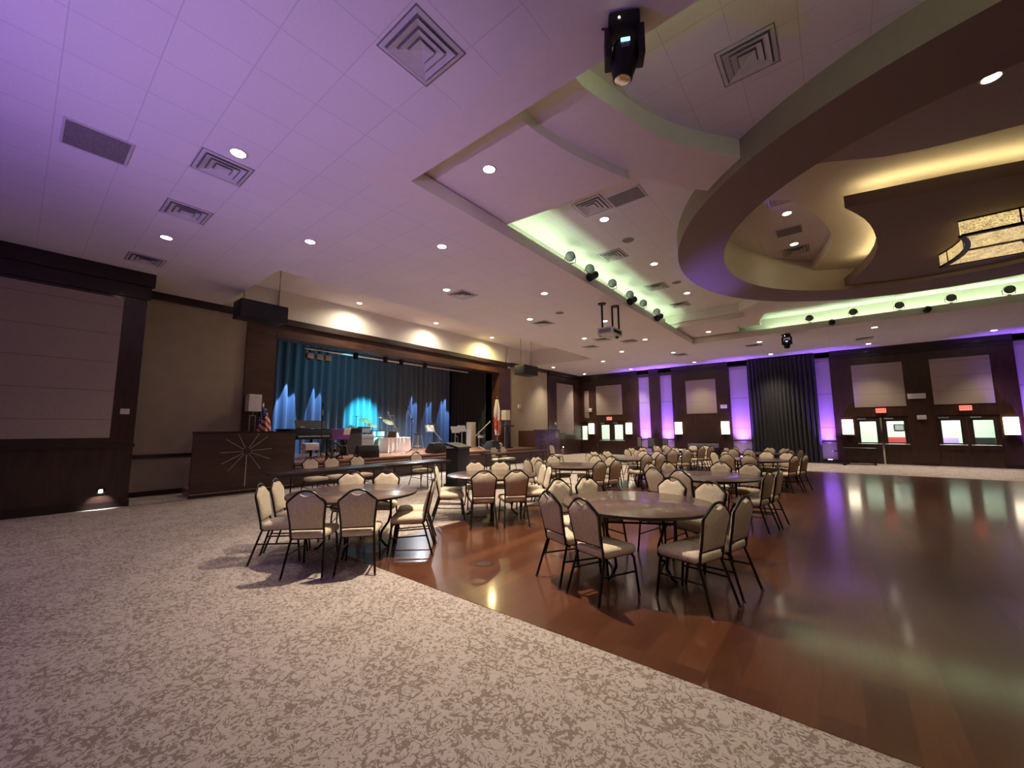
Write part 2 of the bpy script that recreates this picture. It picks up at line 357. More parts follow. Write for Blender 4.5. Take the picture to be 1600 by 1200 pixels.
cl = [(.40, 9.24), (.56, 9.6), (.70, 9.97), (.80, 10.35), (.87, 10.7), (.94, 11.2), (.99, 11.73), (.98, 12.25), (.92, 12.79), (.83, 13.25), (.71, 13.67), (.60, 14.1), (.47, 14.48)]
cloud = cl + [ringpt(a) for a in range(118, 30, -4)] + [(6.2, 12.6), (5.5, 11.6), (4.5, 10.75), (3.5, 10.15), (2.61, 9.78), (1.89, 9.58), (1.11, 9.40)]
m = MB(); m.prism(cloud, 5.6, 5.83); struct(m, 'ceiling_cloud', M['ring'], ang=30)
# ------------------------------------------------------------------ LED cove strips (real lamps of the room)
def strip(pts, z, mat, label, w=.05):
    m = MB()
    for a, b in zip(pts, pts[1:]): m.bar((a[0], a[1], z), (b[0], b[1], z), w, .025)
    return one(m, 'led_strip', mat, label, 'light strip', smooth=False)
strip([(-4.86, 5.95), (-4.86, 15.6)], 5.31, M['led_g'], 'greenish white cove light strip hidden on the ledge on the stage side of the tray')
strip([(-1.9, 18.46), (8.5, 18.46)], 5.31, M['led_g'], 'greenish white cove light strip on the tray ledge toward the exit doors')
strip([(-1.9, 3.11), (5.0, 3.11)], 5.31, M['led_g'], 'greenish white cove light strip on the tray ledge above the viewer')
strip([(.62, 9.55), (1.11, 9.58), (1.89, 9.76), (2.61, 9.96), (3.4, 10.3), (4.3, 10.85)], 5.86, M['led_w'], 'warm light strip on the long edge of the hanging ceiling cloud')
strip([(x + .16, y) for x, y in cl[2:11]], 5.86, M['led_w'], 'warm light strip along the curved end of the hanging ceiling cloud')

# ------------------------------------------------------------------ left wall: bump-out, recess, stage front
def frame_panel(x, y0, y1, z0, z1): pass
m = MB(); m.box(-14.2, XW, -6, 1.72, 0, ZC + .02); struct(m, 'wall_left', M['mahog'])
m = MB()
m.prism([(XW - .02, -6), (XW + .10, -6), (XW + .10, 1.82), (XW - .02, 1.82)], 4.92, 5.228); m.prism([(XW - .02, -6), (XW + .05, -6), (XW + .05, 1.77), (XW - .02, 1.77)], 4.62, 4.92)
m.box(XW - .02, XW + .03, -6, 1.74, 0, .14); m.box(XW - .02, XW + .035, -6, 1.74, 1.27, 1.34)
struct(m, 'trim_1', M['crown'], smooth=False)
one(MB().box(XW + .001, XW + .03, -1.75, 1.33, 1.48, 4.55), 'acoustic_panel', M['panel'], 'large taupe fabric wall panel with seams above the dark wainscot', 'wall panel', 'acoustic panels', bevel=.008)
# recess wall (one long plane behind stage front too)
m = MB(); m.box(-14.2, XR, 1.72, 5.03, 0, 6.2); struct(m, 'wall_recess', M['beige'])
m = MB(); m.box(-14.2, XR, 16.4, 24.6, 0, 6.2); struct(m, 'wall_recess', M['beige'])
m = MB(); m.box(XR - .02, XR + .10, 1.72, 4.3, 5.04, 5.228); m.box(XR - .02, XR + .04, 1.72, 4.2, .94, 1.03); m.box(XR - .02, XR + .03, 1.72, 4.2, 0, .12)
m.box(XR - .02, XR + .10, 16.7, 20.4, 5.04, 5.228); m.box(XR - .02, XR + .14, 20.35, 24.33, 4.95, 5.228)
struct(m, 'trim_2', M['crown'], smooth=False)
# pilasters and header of the stage opening
m = MB(); m.box(-14.1, XR + .06, 4.21, 5.03, 0, 4.98); m.box(-14.1, XR + .06, 15.78, 16.72, 0, 5.0); struct(m, 'wall_pilaster', M['mahog2'])
m = MB(); m.box(-14.1, XR + .06, 5.03, 15.78, 4.58, 5.08); m.box(-14.1, XR + .11, 5.03, 15.78, 4.56, 4.64); struct(m, 'wall_header', M['mahog2'], smooth=False)
m = MB(); m.box(-14.1, XR + .16, 4.15, 16.78, 4.98, 5.17); struct(m, 'trim_3', M['crown'], smooth=False)
# raised soffit above the stage front
m = MB(); m.box(-14.1, XR + .02, 3.5, 18.6, 5.15, 6.12); m.box(-14.1, XR + .14, 5.0, 16.2, 5.17, 6.12); m.box(-13.66, XR + .1, 16.45, 16.7, 4.9, 6.12); struct(m, 'wall_fascia', M['white'], smooth=False)
struct(MB().box(-14.1, -9.55, 3.45, 18.65, 6.08, 6.14), 'ceiling_soffit', M['tile'])
m = MB(); m.box(-13.7, -9.61, 18.59, 18.66, ZC + .012, 6.12); m.box(-13.7, -9.61, 3.44, 3.51, ZC + .012, 6.12); m.box(-9.61, -9.54, 3.44, 18.66, ZC + .012, 6.12); struct(m, 'wall_soffit', M['white'])
# wall beyond the stage: dark frame around a fabric panel
m = MB(); m.box(XR - .05, XR + .07, 20.35, 21.3, 0, 5.1); m.box(XR - .05, XR + .05, 21.3, YF, 4.55, 5.1); m.box(XR - .05, XR + .05, 21.3, YF, 0, 1.38); m.box(XR - .05, XR + .05, 23.45, YF, 1.38, 4.55); m.box(XR, XR + .09, 20.35, YF, .92, 1.0)
struct(m, 'wall_panelling', M['mahog'], smooth=False)
one(MB().box(XR + .001, XR + .03, 21.35, 23.42, 1.4, 4.53), 'acoustic_panel', M['panel'], 'tall taupe fabric wall panel between dark frames by the room corner', 'wall panel', 'acoustic panels', bevel=.006)

struct(MB().box(-12.3, 9.2, -6.2, -6.0, 0, 5.3), 'wall_back', M['mahog'])
struct(MB().box(9.0, 9.2, -6.0, 24.6, 0, 6.0), 'wall_right', M['mahog'])
# ------------------------------------------------------------------ far wall
doors = [(-12.28, -10.45, 1), (.62, 2.42, 2), (3.2, 4.98, 3)]
m = MB(); cells_m = MB()
holes = []
def wallcells(mb, x0, x1, z0, z1, holes, y0, y1):
    xs = sorted({x0, x1, *[v for h in holes for v in h[:2]]}); zs = sorted({z0, z1, *[v for h in holes for v in h[2:]]})
    for i in range(len(xs) - 1):
        for j in range(len(zs) - 1):
            cx, cz = (xs[i] + xs[i + 1]) / 2, (zs[j] + zs[j + 1]) / 2
            if any(h[0] < cx < h[1] and h[2] < cz < h[3] for h in holes): continue
            mb.box(xs[i], xs[i + 1], y0, y1, zs[j], zs[j + 1])
    return mb
dh = [(-12.28, -10.45, 0, 2.1), (.62, 2.42, 0, 2.1), (3.2, 4.98, 0, 2.1), (-13.62, -13.1, .0, 2.1)]
strips = [(-9.52, -8.83, .0, 4.8), (-8.18, -7.48, .0, 4.8), (-4.42, -3.5, .0, 4.92), (-.66, -.10, .0, 4.95), (5.58, 6.4, .0, 4.95)]
struct(wallcells(MB(), -13.7, 9, 0, ZC + .02, dh + strips, YF, YF + .25), 'wall_far', M['mahog'], smooth=False)
struct(wallcells(MB(), -13.7, 9, 0, ZC + .02, [(-13.7, -9.55, 0, 6), (0, 5.3, 0, 6)], YF + .12, YF + .3), 'wall_far_niche', M['strip'], smooth=False)
m = MB(); last = -13.7
for a, b, z0, z1 in strips:
    m.box(last, a - .03, YF - .14, YF + .02, 5.0, 5.228); m.box(last, a - .03, YF - .07, YF + .02, 4.86, 5.0); m.box(a - .03, b + .03, YF + .0, YF + .13, 4.98, 5.228)
    last = b + .03
m.box(last, 9, YF - .14, YF + .02, 5.0, 5.228)
for a, b in [(-13.05, -12.3), (-10.42, -9.55), (-8.8, -8.2), (-7.45, -4.45), (-3.48, -.68), (-.08, .6), (2.44, 3.18), (5.0, 5.56)]:
    m.box(a, b, YF - .03, YF + .02, 0, .13)
for a, b in [(-9.52, -8.83), (-8.18, -7.48), (-4.42, -3.5), (-.66, -.10)]: m.box(a, b, YF + .09, YF + .13, .93, .99); m.box(a, b, YF + .09, YF + .13, 0, .12)
struct(m, 'trim_4', M['crown'], smooth=False)
for (x0, x1, z0, z1, lab) in [(-12.4, -10.6, 2.53, 4.45, 'square taupe fabric panel over the double doors by the room corner'), (-6.69, -5.11, 2.45, 4.36, 'square taupe fabric panel between wall lamps beside the black curtain'), (.68, 2.39, 2.53, 4.48, 'taupe fabric panel over the exit doors with the chrome post'), (3.23, 4.92, 2.55, 4.48, 'taupe fabric panel over the exit doors next to the large wall lamp')]:
    one(MB().box(x0, x1, YF - .03, YF - .001, z0, z1), 'acoustic_panel', M['panel'], lab, 'wall panel', 'acoustic panels', bevel=.006)
one(MB().box(-13.3, -12.95, YF - .02, YF - .001, 2.35, 4.2), 'acoustic_panel', M['panel2'], 'narrow dark fabric panel in the room corner above the lit doorway', 'wall panel', 'acoustic panels', bevel=.006)
# doors
for x0, x1, n in doors:
    d = MB().box(x0, x1, YF + .03, YF + .09, 2.04, 2.1); d = tag(d.build('door_%d' % n, M['crown']), kind='structure')
    xm = (x0 + x1) / 2
    for a, b in ((x0 + .002, xm - .002), (xm + .002, x1 - .002)):
        w0, w1 = a + .17, b - .17
        lf = wallcells(MB(), a, b, .002, 2.04, [(w0, w1, .95, 1.88)], YF + .04, YF + .085).build('door_leaf', M['mahog'], d, smooth=False)
        MB().box(w0, w1, YF + .055, YF + .065, .95, 1.88).build('pane', M['glass'], lf, smooth=False)
        fr = MB(); fr.box(w0 - .05, w0, YF + .02, YF + .045, .9, 1.93); fr.box(w1, w1 + .05, YF + .02, YF + .045, .9, 1.93); fr.box(w0, w1, YF + .02, YF + .045, 1.88, 1.93); fr.box(w0, w1, YF + .02, YF + .045, .9, .95); fr.build('window_frame', M['black'], lf, smooth=False)
        pb = MB(); pb.tube([(a + .06, YF - .03, .88), (b - .06, YF - .03, .88)], .018, 8); pb.box(a + .05, a + .1, YF - .03, YF + .045, .85, .91); pb.box(b - .1, b - .05, YF - .03, YF + .045, .85, .91); pb.build('push_bar', M['silver'], lf)
        MB().box(a + .1, a + .4, YF - .02, YF + .04, 1.97, 2.03).build('door_closer', M['steel'], lf)
one(MB().box(1.48, 1.54, YF - .02, YF + .03, 0.0, 2.04), 'door_post', M['chrome'], 'bright chrome post between the exit door leaves', 'post', bevel=.006)
d = tag(MB().box(-13.62, -13.1, YF + .03, YF + .09, 2.04, 2.1).build('door_4', M['crown']), kind='structure')
lf = wallcells(MB(), -13.62, -13.1, .002, 2.04, [(-13.56, -13.14, .9, 1.83)], YF + .04, YF + .085).build('door_leaf', M['mahog'], d, smooth=False)
MB().box(-13.56, -13.14, YF + .055, YF + .065, .9, 1.83).build('pane', M['glass'], lf, smooth=False)
# corridor behind the glazed doors
for (x0, x1, nm) in ((-14.2, -9.7, 'a'), (-.2, 6.0, 'b')):
    m = MB(); m.box(x0, x1, 27.5, 27.6, 0, 2.9); m.box(x0 - .1, x0, YF + .3, 27.6, 0, 2.9); m.box(x1, x1 + .1, YF + .3, 27.6, 0, 2.9); struct(m, 'wall_corridor', M['mint'])
    struct(MB().box(x0, x1, YF + .25, 27.6, 2.8, 2.9), 'ceiling_corridor', M['white']); struct(MB().box(x0, x1, YF + .25, 27.6, -.06, 0.0), 'floor_corridor', M['carpet'])
    one(MB().box(x0 + .5, x1 - .5, 25.4, 26.4, 2.76, 2.80), 'ceiling_light', M['corr'], 'white ceiling light in the corridor behind the %s' % ('corner doors' if nm == 'a' else 'exit doors'), 'light')
def armchair(x, y, mat, lab):
    t = thing('armchair', lab, 'chair', (x, y, 0), 0)
    MB().box(-.4, .4, -.35, .35, .12, .45).build('seat', mat, t, bevel=.05); MB().box(-.4, .4, .2, .4, .3, 1.15).build('backrest', mat, t, bevel=.06)
    for s in (-1, 1): MB().box(s * .4 - .08, s * .4 + .08, -.38, .38, .12, .65).build('armrest', mat, t, bevel=.04)
    for sx in (-1, 1):
        for sy in (-1, 1): MB().cyl((sx * .34, sy * .3, 0), (sx * .34, sy * .3, .14), .025, 8).build('leg', M['black'], t)
armchair(2.15, 26.4, M['redfab'], 'red armchair seen through the exit door window'); armchair(3.75, 26.3, M['lav'], 'lavender armchair seen through the far exit door window')
armchair(4.85, 26.2, M['black'], 'dark armchair seen through the end door window')
p = thing('picture', 'small dark framed picture on the mint corridor wall', 'picture', (2.35, 27.48, 1.6)); 
MB().box(-.19, .19, -.02, .015, -.16, .16).build('picture_frame', M['black'], p); MB().box(-.15, .15, -.026, -.018, -.12, .12).build('print', M['steel'], p)

def sconce(x, lab, w=.40, z0=1.3, z1=1.98):
    t = thing('wall_sconce', lab, 'wall lamp', (x, YF, 0), 0, 'wall sconces')
    MB().box(-w * .3, w * .3, -.03, 0.0, z0 + .05, z1 - .05).build('backplate', M['sconcef'], t)
    m = MB(); R = [[(w / 2 * math.cos(a), -.03 - .11 * math.sin(a), z) for a in [PI * i / 12 for i in range(13)]] for z in (z0, z1)]; m.rings(R); m.build('shade', M['sconce'], t)
    m = MB(); m.rings([[((w / 2 + .012) * math.cos(a), -.03 - .122 * math.sin(a), z) for a in [PI * i / 12 for i in range(13)]] for z in (z0 - .025, z0)]); m.build('trim_band', M['sconcef'], t)
    m = MB()
    for i in (-1, 0, 1): m.tube([(i * .07, -.06, z0 - .02), (i * .07, -.06, z0 - .28 - .06 * (i == 0))], .011, 6)
    m.build('finial', M['sconcef'], t)
    return t
for x, lab in [(-12.8, 'lit wall lamp nearest the room corner'), (-10.2, 'lit wall lamp between the corner doors and the purple strips'), (-7.2, 'lit wall lamp just past the second purple strip'), (-4.75, 'lit wall lamp beside the third purple strip next to the black curtain'), (.36, 'lit wall lamp between the purple column and the exit doors'), (5.24, 'lit wall lamp past the last exit doors')]: sconce(x, lab)
def exit_sign(x, z, lab):
    t = thing('exit_sign', lab, 'sign', (x, YF - .05, z), 0, 'exit signs')
    MB().box(-.17, .17, -.03, .05, -.10, .10).build('housing', M['exitface'], t, bevel=.01)
    o = text_mesh('EXIT', .15, M['exitred'], 'lettering', t); o.location = (0, -.034, 0); o.rotation_euler = (PI / 2, 0, 0)
exit_sign(-11.5, 2.29, 'red EXIT sign above the corner doors'); exit_sign(1.55, 2.36, 'red EXIT sign above the doors with the chrome post'); exit_sign(4.1, 2.38, 'red EXIT sign above the doors beside the last wall lamp')
for x, z, lab, w, h in [(-12.84, 2.88, 'small white wall speaker box near the room corner', .12, .12), (-4.76, 2.8, 'small white wall box beside the third purple strip', .16, .1), (2.73, 2.94, 'white wall box high between the two exit doors', .28, .11), (2.81, 2.03, 'small white wall box low between the two exit doors', .14, .09)]:
    t = thing('wall_box', lab, 'wall device', (x, YF, z), 0, 'white wall boxes'); MB().box(-w, w, -.08, 0, -h, h).build('housing', M['plate'], t, bevel=.012); MB().box(-w * .6, w * .6, -.085, -.078, -h * .5, h * .5).build('faceplate', M['vent'], t)
# thermostat and switch on stage side wall
t = thing('light_switch', 'white switch plate on the dark post of the wall', 'switch', (XW, 1.53, 2.05)); MB().box(0, .015, -.075, .075, -.06, .06).build('plate', M['plate'], t, bevel=.004); MB().box(.014, .022, -.015, .015, -.03, .03).build('toggle', M['vent'], t)
t = thing('wall_speaker', 'small white box on the beige wall beside the stage', 'wall device', (XR, 17.54, 2.88)); MB().box(0, .09, -.13, .13, -.11, .11).build('housing', M['plate'], t, bevel=.015); MB().box(.088, .094, -.09, .09, -.07, .07).build('faceplate', M['vent'], t)
t = thing('wall_dial', 'round white dial on the dark pilaster past the stage', 'wall device', (XR + .07, 21.1, 1.96)); MB().lathe([(.09, 0), (.09, .03), (.05, .05)], 16, axis='x').build('dial', M['plate'], t); MB().lathe([(.03, .045), (.03, .06)], 12, axis='x').build('knob', M['vent'], t)
# low path light on bump-out wall
def pathlight(x, y, z, lab):
    t = thing('step_light', lab, 'wall lamp', (x, y, z)); MB().box(0, .03, -.07, .07, -.05, .05).build('housing', M['blackm'], t, bevel=.006)
    MB().box(.026, .034, -.03, .03, -.03, .03).build('lens', M['dl'], t)
    light('SPOT', 'lamp_light', (.06, 0, 0), 26, (.85, .95, 1), t, None, .02, 100, .6).rotation_euler = (0, math.radians(28), 0)
pathlight(XW + .03, 1.28, .37, 'bright little step light low on the dark wall'); pathlight(XR + .07, 21.9, .5, 'bright little step light low on the panelling beyond the stage')

# ------------------------------------------------------------------ curtains
def pleat(length, z0, z1, amp, wl, seed, th=.02):
    r = random.Random(seed); n = int(length / wl * 10); front = []; ph = 0
    for i in range(n + 1):
        ph += 2 * PI / 10 * r.uniform(.7, 1.3)
        front.append((length * i / n, amp * math.sin(ph) * r.uniform(.8, 1.1)))
    poly = front + [(x, y + th) for x, y in reversed(front)]
    return MB().prism(poly, z0, z1)
t = thing('curtain', 'floor-length black pleated curtain on the far wall between purple strips', 'curtain', (-3.52, YF - .22, 0)); pleat(2.88, .02, 5.16, .05, .17, 3).build('drape', M['velvet'], t, ang=80); MB().tube([(0, .01, 5.18), (2.88, .01, 5.18)], .02, 8).build('rail', M['blackm'], t)

# ------------------------------------------------------------------ stage
SZ = .70
struct(MB().box(-17.4, XW - .02, 5.17, 17.0, 0, SZ - .06), 'stage_base', M['mahog2'], smooth=False)
struct(MB().box(-17.4, XW + .03, 5.17, 17.0, SZ - .06, SZ), 'floor_stage', M['stagewood'], smooth=False)
struct(MB().box(XW - .02, XW + .06, 5.17, 17.0, SZ - .16, SZ - .11), 'trim_5', M['nosing'], smooth=False)
m = MB(); m.box(-17.5, -17.35, 3.5, 18.5, 0, 6.2); m.box(-17.5, -14.1, 3.4, 3.5, 0, 6.2); m.box(-17.5, -14.1, 18.0, 18.1, 0, 6.2); m.box(-17.5, -14.1, 3.4, 18.1, 6.14, 6.2); struct(m, 'wall_stage', M['dark'])
# steps and sunburst guard panels either side
for y0, y1, end in ((2.79, 5.16, 1), (17.0, 19.35, -1)):
    lab = 'dark wood guard panel with silver sunburst beside the stage steps' if end == 1 else 'dark wood guard panel with faint sunburst at the far end of the stage'
    t = thing('sunburst_panel', lab, 'panel', (XW, (y0 + y1) / 2, 0), 0, 'sunburst panels'); h = (y1 - y0) / 2
    MB().box(-.09, 0, -h, h, .0, 1.55).build('panel', M['mahog2'], t, bevel=.006)
    MB().box(-.11, .02, -h - .01, h + .01, 1.55, 1.60).build('cap', M['crown'], t)
    MB().box(-.1, .03, -h - .01, h + .01, .0, .05).build('plinth', M['crown'], t)
    MB().box(-1.1, -.09, (h - .09 if end == 1 else -h), (h if end == 1 else -h + .09), 0, 1.55).build('return_panel', M['mahog2'], t)
    m = MB()
    for dx, dz in [(-15, 31), (18, 31), (-32, 20), (33, 24), (-40, -1), (40, 3), (-37, -19), (-27, -31), (37, -14), (23, -30), (0, -58)]:
        v = Vector((0, dx * .0148, dz * .0158)); u = v.normalized() * .09
        m.bar((.003, u.y - .03, 1.08 + u.z), (.003, v.y - .03, 1.08 + min(v.z, .46)), .022, .012)
    m.bar((.003, -h, .085), (.003, h, .085), .012, .015)
    m.build('sunburst_inlay', M['silver'], t, smooth=False)
for y0, y1 in ((2.85, 5.1), (17.1, 19.3)):
    t = thing('stage_steps', 'wooden steps up to the stage behind the %s sunburst panel' % ('near' if y0 < 5 else 'far'), 'steps', (-12.8, (y0 + y1) / 2, 0), 0)
    for i in range(3):
        a, b = (y0 + .5 * i, y1) if y0 < 5 else (y0, y1 - .5 * i)
        MB().box(-.30, .45, a - (y0 + y1) / 2, b - (y0 + y1) / 2 - (.1 if y0 < 5 else 0), i * .2, i * .2 + .19).build('tread', M['stagewood'], t, smooth=False)
# backdrop
t = thing('stage_curtain', 'dark slate pleated backdrop curtain across the back of the stage', 'curtain', (-17.05, 5.1, SZ), PI / 2); pleat(10.3, .0, 4.95, .10, .34, 11).build('drape', M['velvet2'], t, ang=80); MB().tube([(0, .01, 4.97), (10.3, .01, 4.97)], .025, 8).build('rail', M['blackm'], t)
t = thing('stage_curtain', 'black side curtain at the far wing of the stage', 'curtain', (-17.0, 15.55, SZ), 0); pleat(2.7, 0, 4.9, .05, .25, 5).build('drape', M['velvet'], t, ang=80)
t = thing('stage_curtain', 'black side curtain at the near wing of the stage', 'curtain', (-17.0, 4.75, SZ), 0); pleat(2.7, 0, 4.9, .05, .25, 8).build('drape', M['velvet'], t, ang=80)
t = thing('lighting_bar', 'pale lighting bar hung under the stage header', 'rail', (-14.6, 6.3, 4.55)); MB().tube([(0, 0, 0), (0, 8.2, 0)], .05, 10).build('pipe', M['silver'], t)
for i in range(4):
    o = MB(); o.tube([(0, .6 + i * 2.3, 0), (0, .6 + i * 2.3, 1.6)], .012, 6); o.build('hanger', M['blackm'], t)
for i, y in enumerate((6.5, 6.85, 7.15)):
    t = thing('stage_spotlight', '%s white lamp box on the near end of the stage lighting bar' % ('first', 'second', 'third')[i], 'stage light', (-14.6, y, 4.445), 0, 'lamps on the stage bar')
    MB().box(-.12, .12, -.11, .11, -.26, -.06).build('housing', M['plate'], t, bevel=.02); MB().lathe([(.08, -.29), (.08, -.25)], 14).build('lens', M['black'], t); MB().bar((0, 0, -.06), (0, 0, .05), .04).build('clamp', M['blackm'], t)

# ------------------------------------------------------------------ stage equipment
def micstand(x, y, z, h, boom, lab, az=0, silver=False, group='microphone stands'):
    mt = M['silver'] if silver else M['blackm']
    t = thing('microphone_stand', lab, 'microphone stand', (x, y, z), az, group)
    m = MB()
    for k in range(3):
        a = 2 * PI * k / 3 + .4; m.tube([(0, 0, .16), (.3 * math.cos(a), .3 * math.sin(a), .012)], .012, 6)
    m.build('tripod_base', mt, t); MB().tube([(0, 0, .1), (0, 0, h)], .013, 8).build('pole', mt, t); MB().lathe([(.024, h - .05), (.03, h), (.024, h + .05)], 10).build('clutch', mt, t)
    e = (0, boom[0], h + boom[1]); s = (0, -boom[0] * .35, h - boom[1] * .35); b = MB().tube([s, e], .012, 8).build('boom', M['silver'], t)
    d = (Vector(e) - Vector(s)).normalized(); f = Vector(e)
    mm = MB().tube([f, f + d * .12, f + d * .14, f + d * .19], [.014, .018, .028, .02], 10).build('microphone', M['blackm'] if not silver else M['silver'], t)
    return t
micstand(-13.1, 6.35, SZ, 1.35, (.0, .25), 'straight microphone stand in front of the piano keys', 0)
micstand(-13.22, 9.3, SZ, .95, (-.32, .5), 'tall boom microphone stand in front of the drum kit', 0, True)
micstand(-13.2, 10.0, SZ, 1.35, (-.28, .32), 'boom microphone stand beside the white skirted table', .3)
micstand(-13.0, 11.25, SZ, .62, (-.45, .38), 'boom microphone stand behind the middle floor monitor', 0, True)
micstand(-12.9, 13.55, SZ, .78, (.62, .42), 'boom microphone stand beside the gray column', 0, True)
def monitor(x, y, z, rz, lab):
    t = thing('floor_monitor', lab, 'speaker', (x, y, z), rz, 'floor monitor wedges')
    R = [(-.25, 0), (.2, 0), (.27, .08), (.02, .40), (-.16, .40), (-.25, .2)]
    m = MB(); w = .35; m.rings([[(px, s * w, pz) for px, pz in R] for s in (-1, 1)]); m.build('cabinet', M['black'], t, bevel=.012)
    MB().obox((.165, 0, .25), (0, .31, 0), (.098, 0, -.125), (.008, 0, .006)).build('grille', M['wedge'], t)
    MB().obox((-.07, 0, .408), (.05, 0, 0), (0, .12, 0), (0, 0, .008)).build('handle', M['steel'], t); MB().box(.262, .268, -.06, .06, .04, .09).build('badge', M['plate'], t)
    return t
monitor(-12.55, 7.65, SZ, PI * .95, 'black wedge floor monitor on the stage edge by the skirted table'); monitor(-12.55, 10.7, SZ, PI * 1.03, 'black wedge floor monitor in the middle of the stage edge'); monitor(-12.55, 14.05, SZ, PI * 1.06, 'black wedge floor monitor at the far end of the stage edge')
# piano
t = thing('piano', 'black digital piano with white keys on the stage behind the sunburst panel', 'piano', (-13.95, 6.35, SZ), 0)
MB().box(-.9, .35, -.72, .62, .62, .92).build('case', M['black'], t, bevel=.03); MB().box(-.95, .2, -.74, .64, .92, .97).build('lid', M['black'], t, bevel=.01)
MB().box(.36, .50, -.6, .5, .66, .715).build('key_bed', M['black'], t); MB().box(.36, .49, -.55, .45, .715, .735).build('keys', M['paper'], t, smooth=False)
m = MB().obox((.05, 0, 1.12), (0, .5, 0), (-.05, 0, .13), (.01, 0, .004)).build('music_desk', M['black'], t)
for sx, sy in ((-.7, -.5), (-.7, .4), (.25, -.6), (.25, .5)): MB().cyl((sx, sy, 0), (sx, sy, .64), .045, 10).build('leg', M['black'], t)
MB().box(-.2, .1, -.35, -.2, .97, 1.05).build('lamp_clip', M['plate'], t)
t = thing('piano_bench', 'white topped bench with thin legs in front of the piano', 'bench', (-13.1, 6.0, SZ)); MB().box(-.16, .16, -.2, .22, .30, .52).build('seat', M['cloth'], t, bevel=.03)
for sx in (-.13, .13):
    for sy in (-.17, .19): MB().cyl((sx, sy, 0), (sx, sy, .32), .012, 8).build('leg', M['silver'], t)
t = thing('keyboard', 'keyboard on a stand draped with a purple and white cover', 'keyboard', (-13.95, 7.36, SZ)); MB().box(-.2, .2, -.34, .34, .72, .8).build('body', M['black'], t); MB().obox((.22, -.03, .78), (0, .36, 0), (.06, 0, .19), (.012, 0, -.004)).build('cover', M['purple'], t, bevel=.01); MB().obox((.25, .19, .86), (0, .12, 0), (.04, 0, .11), (.012, 0, -.004)).build('emblem', M['cloth'], t)
m = MB()
for s in (-1, 1): m.tube([(s * .2, -.3, 0), (-s * .15, -.3, .72)], .02, 6); m.tube([(s * .2, .3, 0), (-s * .15, .3, .72)], .02, 6)
m.tube([(.03, -.3, .36), (.03, .3, .36)], .02, 6)
m.build('stand', M['blackm'], t)
t = thing('floor_fan', 'round black floor fan standing on the stage edge', 'fan', (-12.75, 6.62, SZ), -.25)
MB().tube([(0, .23 * math.cos(2 * PI * i / 28), .27 + .23 * math.sin(2 * PI * i / 28)) for i in range(28)], .03, 8, closed=True).build('housing', M['black'], t)
m = MB(); [m.tube([(.02, r * math.cos(2 * PI * i / 24), .27 + r * math.sin(2 * PI * i / 24)) for i in range(24)], .005, 5, closed=True) for r in (.06, .1, .14, .18)]; m.build('guard', M['blackm'], t)
m = MB()
for k in range(3):
    a = 2 * PI * k / 3; m.obox((0, .1 * math.cos(a), .27 + .1 * math.sin(a)), (0, .09 * math.cos(a), .09 * math.sin(a)), (.02, -.05 * math.sin(a), .05 * math.cos(a)), (.003, 0, 0))
m.build('blade', M['steel'], t); MB().lathe([(.04, -.04), (.04, .03)], 12, (0, 0, .27), 'x').build('motor', M['blackm'], t)
m = MB(); m.bar((0, -.24, .27), (0, -.24, .02), .03); m.bar((0, .24, .27), (0, .24, .02), .03); m.box(-.14, .14, -.26, .26, 0, .03); m.build('base', M['blackm'], t)
def amp(x, y, w, h, d, mat, lab, head=False):
    t = thing('amplifier', lab, 'amplifier', (x, y, SZ)); MB().box(-d / 2, d / 2, -w / 2, w / 2, .04, h).build('cabinet', mat, t, bevel=.015); MB().box(d / 2 - .005, d / 2 + .01, -w / 2 + .03, w / 2 - .03, .08, h * .78).build('grille', M['grill'] if mat is M['black'] else M['steel'], t)
    MB().box(d / 2 - .005, d / 2 + .012, -w / 2 + .03, w / 2 - .03, h * .82, h - .03).build('control_panel', M['silver'] if head else M['blackm'], t); MB().tube([(0, -.1, h), (0, -.08, h + .04), (0, .08, h + .04), (0, .1, h)], .012, 6).build('handle', M['black'], t)
    for s in (-1, 1): MB().box(-d / 2 + .02, d / 2 - .02, s * (w / 2 - .05) - .03, s * (w / 2 - .05) + .03, 0, .045).build('foot', M['black'], t)
amp(-14.3, 8.05, .62, 1.0, .45, M['black'], 'tall black amplifier cabinet beside the covered keyboard'); amp(-14.5, 8.75, .55, .74, .4, M['steel'], 'gray amplifier cabinet with silver top between the black cabinet and drums', True)
t = thing('amplifier', 'small black amplifier head on the gray cabinet', 'amplifier', (-14.5, 8.7, SZ + .79)); MB().box(-.15, .15, -.2, .2, 0, .26).build('cabinet', M['black'], t, bevel=.012); MB().box(.148, .155, -.17, .17, .03, .2).build('grille', M['steel'], t)
